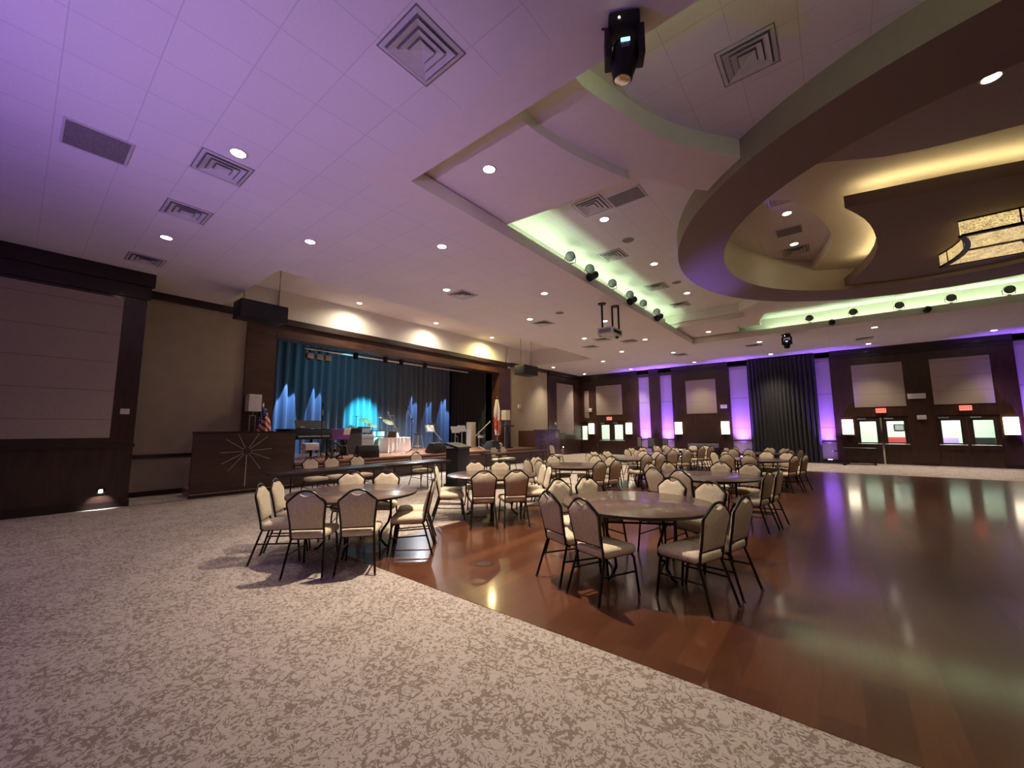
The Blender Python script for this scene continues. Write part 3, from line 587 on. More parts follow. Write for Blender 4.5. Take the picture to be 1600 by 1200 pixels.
# drum kit
t = thing('drum_kit', 'drum kit with several cymbals glowing in cyan light', 'drums', (-15.7, 9.95, SZ))
d = MB().lathe([(.29, -.22), (.30, -.2), (.30, .2), (.29, .22)], 24, (.25, 0, .31), 'x').build('bass_drum', M['teal'], t); MB().lathe([(.31, .18), (.31, .23), (.29, .23)], 24, (.25, 0, .31), 'x').build('hoop', M['chrome'], d)
for y, z, r in ((-.22, .78, .16), (.2, .78, .17), (-.55, .62, .2), (.55, .45, .22)):
    d = MB().lathe([(r, -.12), (r, .12)], 20, (.1 if z > .7 else -.25, y, z)).build('tom', M['teal'], t); MB().lathe([(r + .012, .10), (r + .012, .13), (r - .02, .135)], 20, (.1 if z > .7 else -.25, y, z)).build('hoop', M['chrome'], d)
for x, y, z, r, tl in ((.2, -.62, 1.32, .24, .25), (.15, .12, 1.45, .22, -.2), (0, .66, 1.28, .26, .3), (-.2, -.95, 1.08, .2, .15), (-.1, .9, 1.55, .2, -.3), (.25, -.3, 1.12, .2, .2), (-.3, -.72, 1.5, .22, -.25)):
    d = MB().tube([(x, y, 0.02), (x, y, z - .02)], .014, 8); 
    for k in range(3):
        a = 2 * PI * k / 3; d.tube([(x, y, .25), (x + .24 * math.cos(a), y + .24 * math.sin(a), .01)], .01, 5)
    st = d.build('cymbal_stand', M['chrome'], t)
    cy = MB().lathe([(.02, .03), (.05, .025), (.06, .012), (r, 0), (r, -.004), (.04, .004)], 24).build('cymbal', M['cymbal'], st); cy.location = (x, y, z); cy.rotation_euler = (0, tl + .25, 0)
t = thing('drum_stool', 'round black drum stool behind the drum kit', 'stool', (-16.4, 9.95, SZ)); MB().lathe([(.17, .45), (.18, .48), (.18, .52), (.16, .55)], 18).build('seat', M['black'], t); MB().cyl((0, 0, .05), (0, 0, .46), .02, 8).build('post', M['chrome'], t); m = MB(); [m.tube([(0, 0, .2), (.22 * math.cos(a), .22 * math.sin(a), .01)], .012, 6) for a in (0, 2.1, 4.2)]; m.build('tripod', M['chrome'], t)
# white skirted table with laptop
t = thing('skirted_table', 'small table with pleated white skirt on the stage', 'table', (-14.6, 10.2, SZ), PI / 2); R = []
n = 96
def sk(k, amp):
    u = (k / n) * 4; s = int(u) % 4; f = u - int(u); c = [(-.55, -.3), (.55, -.3), (.55, .3), (-.55, .3)]; a, b = c[s], c[(s + 1) % 4]
    x, y = a[0] + (b[0] - a[0]) * f, a[1] + (b[1] - a[1]) * f; w = amp * math.sin(k * PI / 2); return x * (1 + w), y * (1 + w * 2.6)
m = MB(); m.rings([[(*sk(k, a), z) for k in range(n)] for z, a in ((.01, .085), (.42, .06), (.58, .03))]); m.build('skirt', M['cloth'], t, ang=80); MB().box(-.57, .57, -.32, .32, .58, .61).build('table_top', M['cloth'], t, bevel=.008)
t = thing('laptop', 'open black laptop on the white skirted table', 'laptop', (-14.42, 9.84, SZ + .61)); MB().box(-.14, .14, -.2, .2, 0, .02).build('keyboard_base', M['black'], t); MB().obox((.16, 0, .14), (0, .2, 0), (.05, 0, .125), (.006, 0, -.003)).build('screen', M['black'], t)
t = thing('tabletop_dome', 'pale domed drum lying on the white skirted table', 'drum', (-14.74, 10.22, SZ + .61)); MB().lathe([(.24, 0), (.24, .03), (.2, .16), (.12, .24), (.02, .27)], 24).build('dome', M['cloth'], t); MB().lathe([(.25, 0), (.25, .03)], 24).build('hoop', M['chrome'], t)
def music_stand(x, y, mat, lab, h=.95, sheet=False):
    t = thing('music_stand', lab, 'music stand', (x, y, SZ)); m = MB(); [m.tube([(0, 0, .2), (.24 * math.cos(a), .24 * math.sin(a), .01)], .01, 6) for a in (.3, 2.4, 4.5)]; m.build('tripod', mat, t)
    MB().cyl((0, 0, .15), (0, 0, h), .012, 8).build('pole', mat, t); MB().obox((0, 0, h + .12), (0, .24, 0), (-.05, 0, .14), (.006, 0, .002)).build('desk', mat, t)
    if sheet: MB().obox((.015, 0, h + .13), (0, .18, 0), (-.045, 0, .13), (.003, 0, .001)).build('sheet_music', M['paper'], t)
music_stand(-13.3, 11.0, M['silver'], 'silver music stand with white sheet music beside the skirted table', .85, True); music_stand(-14.2, 11.95, M['blackm'], 'black music stand in front of the blue lit curtain', .95)
music_stand(-13.2, 12.35, M['silver'], 'silver music stand behind the black lectern', .8); music_stand(-13.4, 12.95, M['silver'], 'second silver music stand near the gray column', .85)
t = thing('bar_stool', 'silver bar stool beside the skirted table', 'stool', (-13.6, 10.62, SZ)); MB().lathe([(.15, .72), (.16, .74), (.15, .77)], 16).build('seat', M['black'], t)
for sx in (-1, 1):
    for sy in (-1, 1): MB().tube([(sx * .1, sy * .1, .73), (sx * .19, sy * .19, 0)], .012, 6).build('leg', M['silver'], t)
MB().tube([(.16 * math.cos(a), .16 * math.sin(a), .25) for a in [2 * PI * i / 16 for i in range(16)]], .009, 6, closed=True).build('foot_ring', M['silver'], t)
t = thing('stage_column', 'tall gray column standing near the far side of the stage', 'column', (-14.6, 14.75, SZ)); MB().box(-.16, .16, -.18, .18, .04, 1.3).build('shaft', M['graycol'], t, bevel=.01); MB().box(-.19, .19, -.21, .21, 0, .05).build('base', M['graycol'], t)
t = thing('snare_drum', 'small chrome snare drum on a stand near the far monitor', 'drum', (-13.6, 14.45, SZ)); MB().lathe([(.18, .52), (.18, .66)], 20).build('shell', M['steel'], t); MB().lathe([(.19, .645), (.19, .675), (.17, .68)], 20).build('hoop', M['chrome'], t); m = MB(); m.cyl((0, 0, .1), (0, 0, .52), .015, 8); [m.tube([(0, 0, .25), (.22 * math.cos(a), .22 * math.sin(a), .01)], .012, 6) for a in (0, 2.1, 4.2)]; m.build('stand', M['blackm'], t)
t = thing('spot_lamp', 'round silver lamp lying on the stage beside the far flag', 'stage light', (-12.7, 14.75, SZ)); MB().lathe([(.06, -.14), (.12, -.02), (.13, .1), (.12, .12)], 16, (0, 0, .16), 'x').build('can', M['silver'], t); MB().bar((0, -.13, .03), (0, .13, .03), .03).build('foot', M['blackm'], t)
def flag(x, y, z, mat, lab, top, h):
    t = thing('flag', lab, 'flag', (x, y, z), 0, 'flags on poles'); MB().cyl((0, 0, .03), (0, 0, top), .016, 8).build('pole', M['nosing'], t); MB().lathe([(.02, top), (.03, top + .04), (.005, top + .12)], 10).build('finial', M['cymbal'], t); MB().lathe([(.18, 0), (.17, .03), (.05, .06), (.02, .1)], 18).build('base', M['chrome'], t)
    Rs = []
    for i in range(13):
        u = i / 12; zz = top - .05 - h * u; r = .03 + .125 * min(1, .25 + u * 2.4) * (1 - .55 * max(0, u - .75) * 4 * .5)
        Rs.append([((r * (1 + .35 * math.sin(5 * a + 2 * u))) * .75 * math.cos(a), r * (1 + .35 * math.sin(5 * a + 2 * u)) * math.sin(a) + .06 * u, zz) for a in [2 * PI * k / 40 for k in range(40)]])
    MB().rings(Rs).build('banner', mat, t, ang=80)
flag(-13.40, 4.70, 0, flag_mat('stars_and_stripes', 'us'), 'furled red and white striped flag with blue canton behind the near sunburst panel', 2.33, 1.5); flag(-13.1, 15.05, SZ, flag_mat('red_on_white_flag', 'fl'), 'white flag with red bands hanging at the far side of the stage', 2.45, 1.75)
def table_lamp(x, y, z, lab, h=.95):
    t = thing('floor_lamp', lab, 'lamp', (x, y, z), 0, 'white shade lamps'); MB().box(-.12, .12, -.13, .13, 0, .03).build('base', M['silver'], t); m = MB(); [m.bar((0, s * .075, .02), (0, s * .075, h - .12), .022) for s in (-1, 1)]; m.bar((0, -.086, h - .12), (0, .086, h - .12), .022); m.bar((0, 0, h - .12), (0, 0, h + .03), .02); m.build('frame', M['silver'], t)
    MB().rings([[(w * .9 * sx, w * sy, zz) for sx, sy in ((-1, -1), (1, -1), (1, 1), (-1, 1))] for zz, w in ((h, .17), (h + .5, .165))]).build('lamp_shade', M['shade'], t, smooth=False)
table_lamp(-13.38, 4.42, 0, 'white box shade lamp on square frame behind the near sunburst panel', 2.18); table_lamp(-13.2, 15.85, SZ, 'white box shade lamp on the far side of the stage', 1.4)
t = thing('equipment_stand', 'dark slim stand below the far white lamp shade', 'stand', (-12.7, 15.4, SZ)); MB().box(-.12, .12, -.25, .25, 0, .05).build('base', M['black'], t); MB().box(-.05, .05, -.06, .06, .05, 1.05).build('column', M['black'], t); MB().box(-.16, .16, -.32, .32, 1.05, 1.12).build('top_shelf', M['black'], t)
t = thing('lectern', 'black lectern in front of the stage at the end of the long table', 'lectern', (-8.75, 8.3, 0), .15); MB().box(-.22, .22, -.28, .28, .05, 1.08).build('body', M['black'], t, bevel=.01); MB().box(-.26, .26, -.31, .31, 0, .06).build('base', M['black'], t); MB().obox((0, 0, 1.15), (0, .31, 0), (.25, 0, -.06), (.006, 0, .025)).build('top', M['black'], t); MB().tube([(-.1, .12, 1.15), (-.1, .12, 1.38), (-.18, .12, 1.44)], .008, 6).build('gooseneck_microphone', M['silver'], t)

# ------------------------------------------------------------------ ceiling speakers flanking the stage
def hung_speaker(x, y, z, lab):
    t = thing('hanging_speaker', lab, 'speaker', (x, y, z), 0, 'speakers hung beside the stage')
    MB().box(-.3, .3, -.56, .56, 0, .46).build('cabinet', M['black'], t, bevel=.02); MB().box(.298, .31, -.53, .53, .03, .43).build('grille', M['grill'], t)
    for s in (-1, 1): MB().cyl((0, s * .42, .46), (0, s * .42, 6.08 - z), .008, 6).build('suspension_cable', M['blackm'], t)
hung_speaker(-11.75, 3.92, 4.5, 'long black speaker hung by cables over the near sunburst panel'); hung_speaker(-11.6, 15.5, 4.22, 'black speaker hung by cables at the far side of the stage')

# ------------------------------------------------------------------ banquet chair
def make_chair(glides=True):
    t = thing('banquet_chair', 'x', 'chair')
    # seat: rounded trapezoid cushion
    def rr(wf, wb, yf, yb, r, z, n=5):
        pts = []
        for cx, cy, a0 in ((wf, yf, 0), (-wf, yf, 90), (-wb, yb, 180), (wb, yb, 270)):
            for i in range(n):
                a = math.radians(a0 + 90 * i / (n - 1)); sx = 1 if cx > 0 else -1; sy = 1 if cy > 0 else -1
                pts.append((cx - sx * r + r * math.cos(a), cy - sy * r + r * math.sin(a), z))
        return pts
    m = MB(); m.rings([rr(.205, .19, .205, -.20, .05, .395), rr(.222, .20, .225, -.215, .06, .41), rr(.226, .204, .23, -.22, .065, .44), rr(.215, .195, .215, -.212, .06, .465), rr(.16, .15, .16, -.16, .05, .478)]); m.build('seat', M['fab'], t, ang=60)
    m = MB()
    for s in (-1, 1): m.tube([(s * .175, .20, .392), (s * .17, -.2, .392)], .012, 8)
    m.tube([(-.175, .17, .388), (.175, .17, .388)], .011, 8); m.tube([(-.175, -.17, .388), (.175, -.17, .388)], .011, 8); m.build('seat_frame', M['frame'], t)
    def yb(z): return -.205 - max(0, z - .42) * .20
    out = [(.167, .505), (.170, .56), (.177, .63), (.186, .70), (.194, .755), (.196, .780), (.178, .803), (.136, .838), (.098, .870), (.068, .880), (.046, .868), (.024, .858), (0, .855)]
    outline = out + [(-x, z) for x, z in reversed(out[:-1])]
    def ring(sc, dy): return [(x * sc, yb(z) + dy, .70 + (z - .70) * (sc if sc < 1 else 1)) for x, z in outline]
    m = MB(); m.rings([ring(.93, -.020), ring(1, -.012), ring(1, .014), ring(.94, .030), ring(.70, .040)]); m.build('backrest', M['fab'], t, ang=60)
    fr = [(.178, .40), (.180, .46), (.181, .52), (.187, .60), (.196, .68), (.205, .745), (.208, .775), (.206, .790), (.195, .807), (.150, .844), (.108, .878), (.082, .897), (.055, .908), (.028, .914), (0, .916)]
    path = [(x, yb(z), z) for x, z in fr] + [(-x, yb(z), z) for x, z in reversed(fr[:-1])]
    m = MB().tube(path, .0125, 8); m.tube([(-.178, yb(.50), .497), (.178, yb(.5), .497)], .009, 8); m.build('back_frame', M['frame'], t)
    for s in (-1, 1):
        L = MB().tube([(s * .176, -.185, .41), (s * .185, -.215, .33), (s * .215, -.318, .014)], .0125, 8).build('leg', M['frame'], t)
        if glides: MB().lathe([(.017, 0), (.017, .012), (.012, .022)], 10, (s * .216, -.321, 0)).build('foot_glide', M['chrome'], L)
        L = MB().tube([(s * .172, .12, .392), (s * .178, .175, .385), (s * .184, .205, .35), (s * .20, .245, .014)], .0125, 8).build('leg', M['frame'], t)
        if glides: MB().lathe([(.017, 0), (.017, .012), (.012, .022)], 10, (s * .201, .246, 0)).build('foot_glide', M['chrome'], L)
        MB().tube([(s * .192, .224, .22), (s * .187, -.243, .24)], .009, 6).build('stretcher', M['frame'], t)
    return t
CH = make_chair(True); CH2 = make_chair(False); used = {}; CH.scale = CH2.scale = (1, 1, 1.025)
def place_chair(src, x, y, face, label, group):
    rz = face - PI / 2
    if src not in used: used[src] = 1; src.location = (x, y, 0); src.rotation_euler = (0, 0, rz); src['label'] = label; src['group'] = group; return src
    return dup(src, (x, y, 0), rz, label, group)
# ------------------------------------------------------------------ round tables
def make_table():
    t = thing('round_table', 'x', 'table'); R = .84
    MB().lathe([(R - .01, .735), (R, .737), (R, .756), (R - .006, .760)], 72).build('tabletop', M['top'], t)
    MB().lathe([(R + .004, .730), (R + .006, .733), (R + .006, .757), (R + .001, .759)], 72).build('edge_band', M['edge'], t)
    m = MB(); m.tube([(.62 * math.cos(2 * PI * i / 40), .62 * math.sin(2 * PI * i / 40), .715) for i in range(40)], .02, 6, closed=True); m.build('apron_ring', M['frame'], t)
    for s in (-1, 1):
        for k in (-1, 1):
            MB().tube([(s * .35, k * .35, .725), (s * .35, k * .35, .45), (s * .33, k * .33, .34), (s * .27, k * .27, .22), (s * .26, k * .26, .12), (s * .31, k * .31, .03), (s * .345, k * .345, .014)], .016, 8).build('leg', M['frame'], t)
        MB().tube([(s * .35, -.35, .60), (s * .35, .35, .60)], .011, 6).build('crossbar', M['frame'], t)
        MB().tube([(s * .35, 0, .60), (s * .05, 0, .72)], .010, 6).build('brace', M['frame'], t)
    return t
TB = make_table()
near = ['toward the viewer', 'toward the dance floor', 'toward the far wall', 'toward the stage']
tables = [  # x, y, pair angles, label, short name
 (-1.88, 4.60, (-109, -15, 74, 163), 'large round banquet table in front on the wood floor', 'front wood-floor table'),
 (-5.27, 3.05, (-129, -42, 138, 48), 'round banquet table with teal glow at the carpet corner', 'teal-lit carpet-corner table'),
 (-5.2, 5.83, (-133, -41, 137, 47), 'round banquet table on the carpet edge before the black lectern', 'table before the lectern'),
 (-4.95, 8.4, (-112, -14, 74, 162), 'third round table of the row nearest the stage', 'third stage-row table'),
 (-4.9, 11.3, (-114, -22, 69, 158), 'fourth round table of the row nearest the stage', 'fourth stage-row table'),
 (-4.9, 14.1, (-121, -33, 63, 152), 'fifth round table of the row nearest the stage', 'fifth stage-row table'),
 (-4.9, 16.9, (-114, -22, 69, 158), 'last round table of the row nearest the stage', 'last stage-row table'),
 (-1.88, 7.92, (-112, -10, 77, 161), 'second round table of the dance floor row', 'second dance-floor table'),
 (-1.8, 12.9, (-105, -20, 70, 160), 'third round table of the dance floor row facing the black curtain', 'third dance-floor table'),
 (-2.1, 16.1, (-114, -22, 69, 158), 'last round table of the dance floor row under the black curtain', 'last dance-floor table')]
RADJ = {0: (-.02, .01, .06, .0), 7: (0, -.04, .04, 0)}
side = ['viewer side', 'open-floor side', 'exit-door side', 'stage side']
for i, (tx, ty, ang4, lab, short) in enumerate(tables):
    if i == 0: TB.location = (tx, ty, .004 if tx > -5.3 else 0); TB['label'] = lab; TB['group'] = 'round banquet tables'; TB.rotation_euler = (0, 0, math.radians(sum(ang4[k] - 90 * k for k in range(4)) / 4 + 45))
    else: dup(TB, (tx, ty, .004), math.radians(ang4[0] + 45 + [0, -5, -8, 2, 0, 0, 0, 3, 5, 0][i]), lab, 'round banquet tables')
    for k, a in enumerate(ang4):
        for j, d in enumerate((-16, 16)):
            u = Vector((math.cos(math.radians(a)), math.sin(math.radians(a)))); v = Vector((-u.y, u.x)); sg = -1 if d < 0 else 1
            p = Vector((tx, ty)) + u * (.78 + (RADJ.get(i, (0, 0, 0, 0))[k]) + random.uniform(-.01, .02)) + v * sg * .258; x, y = p; aa = math.radians(a) + math.radians(sg * 2.5 + random.uniform(-1.5, 1.5))
            who = [('stage-end', 'floor-end'), ('viewer-end', 'door-end'), ('floor-end', 'stage-end'), ('door-end', 'viewer-end')][k][j]
            place_chair(CH if i in (0, 1, 2, 7) else CH2, x, y, aa + PI, 'beige banquet chair at the %s, %s, %s of the pair' % (short, side[k], who), 'banquet chairs at round tables')
# ------------------------------------------------------------------ long tables before the stage
def long_table(x0, x1, y0, y1, lab):
    t = thing('long_table', lab, 'table', ((x0 + x1) / 2, (y0 + y1) / 2, 0), 0, 'rectangular folding tables'); w, h = (x1 - x0) / 2, (y1 - y0) / 2
    MB().box(-w, w, -h, h, .735, .76).build('tabletop', M['ltop'], t, bevel=.004); m = MB(); m.box(w - .03, w - .01, -h + .05, h - .05, .68, .735); m.box(-w + .01, -w + .03, -h + .05, h - .05, .68, .735); m.build('apron', M['edge'], t)
    for s in (-1, 1):
        for k in (-1, 1): MB().tube([(k * (w - .08), s * (h - .28), .735), (k * (w - .08), s * (h - .28), .012)], .015, 8).build('leg', M['frame'], t)
        MB().tube([(-w + .08, s * (h - .28), .2), (w - .08, s * (h - .28), .2)], .010, 6).build('crossbar', M['frame'], t)
long_table(-9.36, -8.6, 3.35, 5.78, 'long dark folding table in front of the stage nearest the sunburst panel'); long_table(-9.36, -8.6, 5.80, 7.9, 'long dark folding table in front of the stage ending at the black lectern')
long_table(-10.2, -9.44, 10.75, 14.1, 'long dark folding table by the far end of the stage')
for x, y, lab in [(-10.25, 4.75, 'beige chair behind the long table, first from the sunburst panel'), (-10.25, 5.28, 'beige chair behind the long table, second from the sunburst panel'), (-10.15, 5.92, 'beige chair behind the long table, third from the sunburst panel'), (-9.85, 7.65, 'beige chair alone behind the long table beside the lectern')]:
    place_chair(CH2, x + .26, y, 0 + random.uniform(-.1, .1), lab, 'chairs behind the long tables')
for x, y, lab in [(-10.75, 12.15, 'beige chair behind the far long table, nearer the lectern'), (-10.75, 12.75, 'beige chair behind the far long table, second from the lectern'), (-10.2, 15.5, 'beige chair past the end of the far long table by the far sunburst panel')]:
    place_chair(CH2, x + .26, y, 0 + random.uniform(-.1, .1), lab, 'chairs behind the long tables')
# things along the far wall
t = thing('console_table', 'dark low table below the wall lamp beside the exit doors', 'table', (.72, 23.55, 0)); MB().box(-.62, .5, -.35, .35, .68, .72).build('tabletop', M['mahog'], t); MB().box(-.58, .46, -.31, .31, .28, .68).build('cabinet_body', M['mahog'], t)
for sx in (-.55, .43):
    for sy in (-.28, .28): MB().box(sx - .03, sx + .03, sy - .03, sy + .03, 0, .3).build('leg', M['crown'], t)
t = thing('drape_base', 'low black rail lying on the carpet under the black curtain', 'rail', (-1.0, 22.9, 0)); MB().box(-1.1, 1.3, -.05, .05, .04, .1).build('bar', M['black'], t); 
for s in (-.9, 1.1): MB().box(s - .06, s + .06, -.2, .2, 0, .05).build('foot', M['black'], t)
t = thing('stanchion', 'thin black post stand beside the purple column', 'post', (.12, 24.05, 0)); MB().lathe([(.15, 0), (.15, .02), (.03, .04)], 16).build('base', M['black'], t); MB().cyl((0, 0, .03), (0, 0, .92), .03, 10).build('pole', M['black'], t); MB().box(-.42, .03, -.03, .03, .52, .57).build('arm', M['black'], t)
t = thing('side_table', 'dark narrow table below the purple wall strips', 'table', (-8.3, 23.2, 0)); MB().box(-1.35, 1.35, -.25, .25, .50, .54).build('tabletop', M['mahog'], t)
for sx in (-1.25, 1.25):
    for sy in (-.2, .2): MB().box(sx - .03, sx + .03, sy - .03, sy + .03, 0, .5).build('leg', M['crown'], t)
for x, w, h, lab in [(-9.12, .13, .62, 'tall dark framed sign on the narrow table, first from the corner doors'), (-8.42, .2, .56, 'gray framed picture standing between the purple strips'), (-7.64, .16, .52, 'dark framed sign in front of the second purple strip')]:
    t = thing('tabletop_sign', lab, 'sign', (x, 23.2, .54), 0, 'signs on the narrow table'); MB().box(-w, w, -.02, .02, 0, h).build('sign_frame', M['black'], t, bevel=.006); MB().box(-w + .025, w - .025, -.026, -.018, .04, h - .03).build('face', M['steel'] if w > .15 else M['graycol'], t)
t = thing('folded_table_cart', 'dark cart with stacked folded tables by the square panel', 'cart', (-5.75, 23.6, 0)); MB().box(-.75, .75, -.35, .35, .12, .18).build('platform', M['black'], t)
for i in range(6): MB().box(-.7, .7, -.33, .33, .2 + i * .1, .285 + i * .1).build('folded_table', M['steel'] if i in (4, 5) else M['edge'], t)
for sx in (-.65, .65):
    for sy in (-.28, .28): MB().lathe([(.06, -.02), (.06, .02)], 12, (sx, sy, .06), 'y').build('caster', M['black'], t)
t = thing('floor_outlet', 'round brass outlet cover set in the wood floor', 'outlet', (-3.43, 3.71, .004)); MB().lathe([(.10, 0), (.10, .003), (.085, .005)], 28).build('cover', M['mahog2'], t); MB().lathe([(.108, 0), (.112, .002), (.10, .004)], 28).build('rim', M['sconcef'], t)
# uplights
def uplight(x, y, lab, e, tgt, spot=75, group='purple uplights', beam=(.36, .18, 1.0)):
    t = thing('uplight', lab, 'floor light', (x, y, 0), 0, group); MB().lathe([(.10, .0), (.10, .12), (.085, .15)], 18).build('can', M['black'], t); MB().lathe([(.075, .148), (.075, .156)], 18).build('lens', M['uplens'], t); MB().tube([(-.13, 0, .0), (-.13, 0, .09), (.13, 0, .09), (.13, 0, .0)], .012, 6).build('bracket', M['blackm'], t)
    if e:
        d = Vector(tgt) - Vector((x, y, .2)); light('SPOT', 'lamp_light', (0, 0, .2), e, beam, t, d + Vector((0, 0, .2)), .04, spot, 1.0)
    return t
for x, lab, e in [(-9.17, 'small purple uplight at the foot of the first wall strip', 520), (-7.83, 'small purple uplight at the foot of the second wall strip', 520), (-3.95, 'small purple uplight at the foot of the strip beside the curtain', 560), (-.38, 'glowing purple uplight at the foot of the strip past the curtain', 420), (5.85, 'small purple uplight at the foot of the last wall strip', 420)]:
    uplight(x, YF - .46, lab, e * 3.4, (x, YF + .1, 2.6), 58, beam=(.26, .09, 1.0))
uplight(-6.6, 22.6, 'purple uplight on the carpet aimed at the ceiling ring', 2300, (-2.35, 11.7, 5.5), 10.5)
uplight(-5.5, -3.4, 'purple uplight on the carpet behind the viewer', 480, (-5.2, -1.4, 5.23), 125, beam=(.22, .08, 1.0))
LILAC = (.66, .44, .95)
uplight(-1.6, -5.2, 'added unseen lilac fill uplight farther behind the viewer', 1350, (-5.9, 3.4, 5.23), 52, beam=LILAC)  # added out of view to brighten the ceiling with lilac fill

# ------------------------------------------------------------------ ceiling fixtures
def make_dl():
    t = thing('downlight', 'x', 'ceiling light'); m = MB(); m.lathe([(.085, -.004), (.088, -.010), (.108, -.008), (.112, -.001), (.112, .001), (.085, .001)], 24); m.build('trim_ring', M['vent'], t)
    MB().lathe([(.084, -.006), (.083, -.003)], 24).build('lens', M['dl'], t)
    light('SPOT', 'lamp_light', (0, 0, -.03), DLE, (1, .85, .66), t, (0, 0, -3), .06, 96, .85)
    return t
DLE = 330
ZONE = {}
def relamp(o, e, sp=None):
    for c in o.children:
        if c.type == 'LIGHT':
            if e not in ZONE: ZONE[e] = c.data.copy(); ZONE[e].energy = e
            if sp: ZONE[e].spot_size = math.radians(sp); ZONE[e].spot_blend = 1.0
            c.data = ZONE[e]
DL = make_dl(); n_ = 0
ordw = ['first', 'second', 'third', 'fourth', 'fifth', 'sixth', 'seventh', 'eighth']
rows = [(-5.85, ZC, [1.56, 5.06, 8.66, 12.27, 15.92, 19.57, 23.2], 'ceiling row along the tray edge'), (-7.65, ZC, [3.31, 6.8, 10.45, 14.13, 17.73], 'ceiling row second out from the tray'),
 (-9.55, ZC, [1.52, 19.65, 23.37], 'ceiling row in line with the long tables'), (-12.75, ZC, [19.69, 23.43], 'ceiling row beyond the stage'), (-2.3, ZC, [19.51, 23.18], 'ceiling row before the black curtain'), (1.31, ZC, [-2.0, 1.56], 'added out-of-view fill row over the near floor edge'), (1.31, ZC, [19.41, 23.08], 'ceiling row before the exit doors'), (4.86, ZC, [19.4, 22.97], 'ceiling row before the last exit doors'),  # row over the near floor edge: added unseen fill for chair backs
 (-3.46, 5.95, [7.39, 10.32, 13.31], 'row inside the green-lit tray'), (-12.82, 6.08, [7.34, 10.84, 14.36], 'row washing the white wall over the stage'), (-3.79, 5.5, [4.18, 17.4], 'pair in the stepped tray corners'), (-.53, 6.42, [10.58, 12.53], 'pair in the round ceiling hollow'), (1.83, 5.96, [7.35], 'single lamp inside the ceiling ring')]
for x, z, ys, lab in rows:
    for k, y in enumerate(ys):
        L = 'recessed downlight, %s from the viewer in the %s' % (ordw[k], lab)
        if n_ == 0: o = DL; DL.location = (x, y, z); DL['label'] = L; DL['group'] = 'recessed downlights'
        else: o = dup(DL, (x, y, z), 0, L, 'recessed downlights')
        relamp(o, 85 if (y < 3.4 and x < -5 and z < 5.3) or x == 1.83 else 280 if 6.05 < z < 6.1 else 1500 if z == 5.5 and y < 9 else 330 if (x > 1 and y < 3) else 430, 88 if z == 5.5 else 168 if 6.05 < z < 6.1 else None)
        if 6.05 < z < 6.1 and y > 14:
            for c in o.children:
                if c.type == 'LIGHT': c.data = c.data.copy(); c.data.color = (1, .82, .34); c.data.energy = 520
        n_ += 1
def make_vent(s=.30):
    t = thing('air_vent', 'x', 'vent'); MB().box(-s, s, -s, s, -.006, 0.002).build('backing', M['grille'], t, smooth=False)
    for q, w in ((1.0, .052), (.76, .058), (.52, .056), (.29, .09)):
        a = s * q; b = max(.002, a - w); o = [(-a, -a), (a, -a), (a, a), (-a, a)]; i = [(-b, -b), (b, -b), (b, b), (-b, b)]
        zo, zi = (-.004, -.012) if q == 1 else (-.032, -.010)
        MB().rings([[(x, y, zo) for x, y in o], [(x, y, zi) for x, y in i], [(x, y, zi + .004) for x, y in i], [(x, y, zo + .004) for x, y in o], [(x, y, zo) for x, y in o]], cap=False).build('louver', M['vent'], t, smooth=False)
    return t
VT = make_vent(); n_ = 0
for x, y, z, lab in [(-2.83, 2.16, ZC, 'large square ceiling vent near the moving light over the viewer'), (-6.37, 1.53, ZC, 'square ceiling vent beside the first downlight on the purple ceiling'), (-8.16, 1.52, ZC, 'square ceiling vent second along toward the dark wall'), (-11.16, 1.48, ZC, 'square ceiling vent closest to the dark crown of the wall'),
  (-7.6, 6.78 + .55, ZC, 'square ceiling vent in front of the near end of the stage'), (-7.6, 11.15, ZC, 'square ceiling vent in front of the middle of the stage'), (-7.2, 14.81, ZC, 'square ceiling vent behind the projector'), (-8.25, 15.8, ZC, 'square ceiling vent near the white soffit end'), (-6.47, 15.79, ZC, 'square ceiling vent behind the projector beside a downlight'), (-5.76, 20.4, ZC, 'square ceiling vent before the purple strips'), (-2.6, 20.2, ZC, 'square ceiling vent before the black curtain'), (1.1, 21.6, ZC, 'square ceiling vent before the exit doors'),
  (-.5, 5.08, 5.95, 'square vent in the upper ceiling beside the ring near the viewer'), (-3.42, 6.78, 5.95, 'first square vent in the green-lit tray'), (-4.08, 9.14, 5.95, 'second square vent in the green-lit tray'), (-4.01, 12.1, 5.95, 'third square vent in the green-lit tray'), (-4.01, 14.42, 5.95, 'fourth square vent in the green-lit tray'),
  (-.53, 9.75, 6.42, 'square vent in the round hollow nearest the viewer'), (-.53, 13.05, 6.42, 'square vent in the round hollow on its far side')]:
    if n_ == 0: VT.location = (x, y, z); VT['label'] = lab; VT['group'] = 'ceiling vents'
    else: dup(VT, (x, y, z), 0, lab, 'ceiling vents')
    n_ += 1
for x, y, z, lab, sx, sy in [(-7.0, .37, ZC, 'flat gray return grille on the purple ceiling', .3, .28), (-2.77, 6.89, 5.95, 'flat gray return grille beside the first tray vent', .3, .2), (-.57, 11.6, 6.42, 'flat gray return grille in the round hollow', .25, .22)]:
    t = thing('return_vent', lab, 'vent', (x, y, z), 0, 'return grilles'); MB().box(-sx, sx, -sy, sy, -.012, .002).build('grille_face', M['grille'], t, smooth=False); m = MB(); m.box(-sx - .025, sx + .025, -sy - .025, -sy, -.016, .002); m.box(-sx - .025, sx + .025, sy, sy + .025, -.016, .002); m.box(-sx - .025, -sx, -sy, sy, -.016, .002); m.box(sx, sx + .025, -sy, sy, -.016, .002); m.build('border', M['vent'], t, smooth=False)
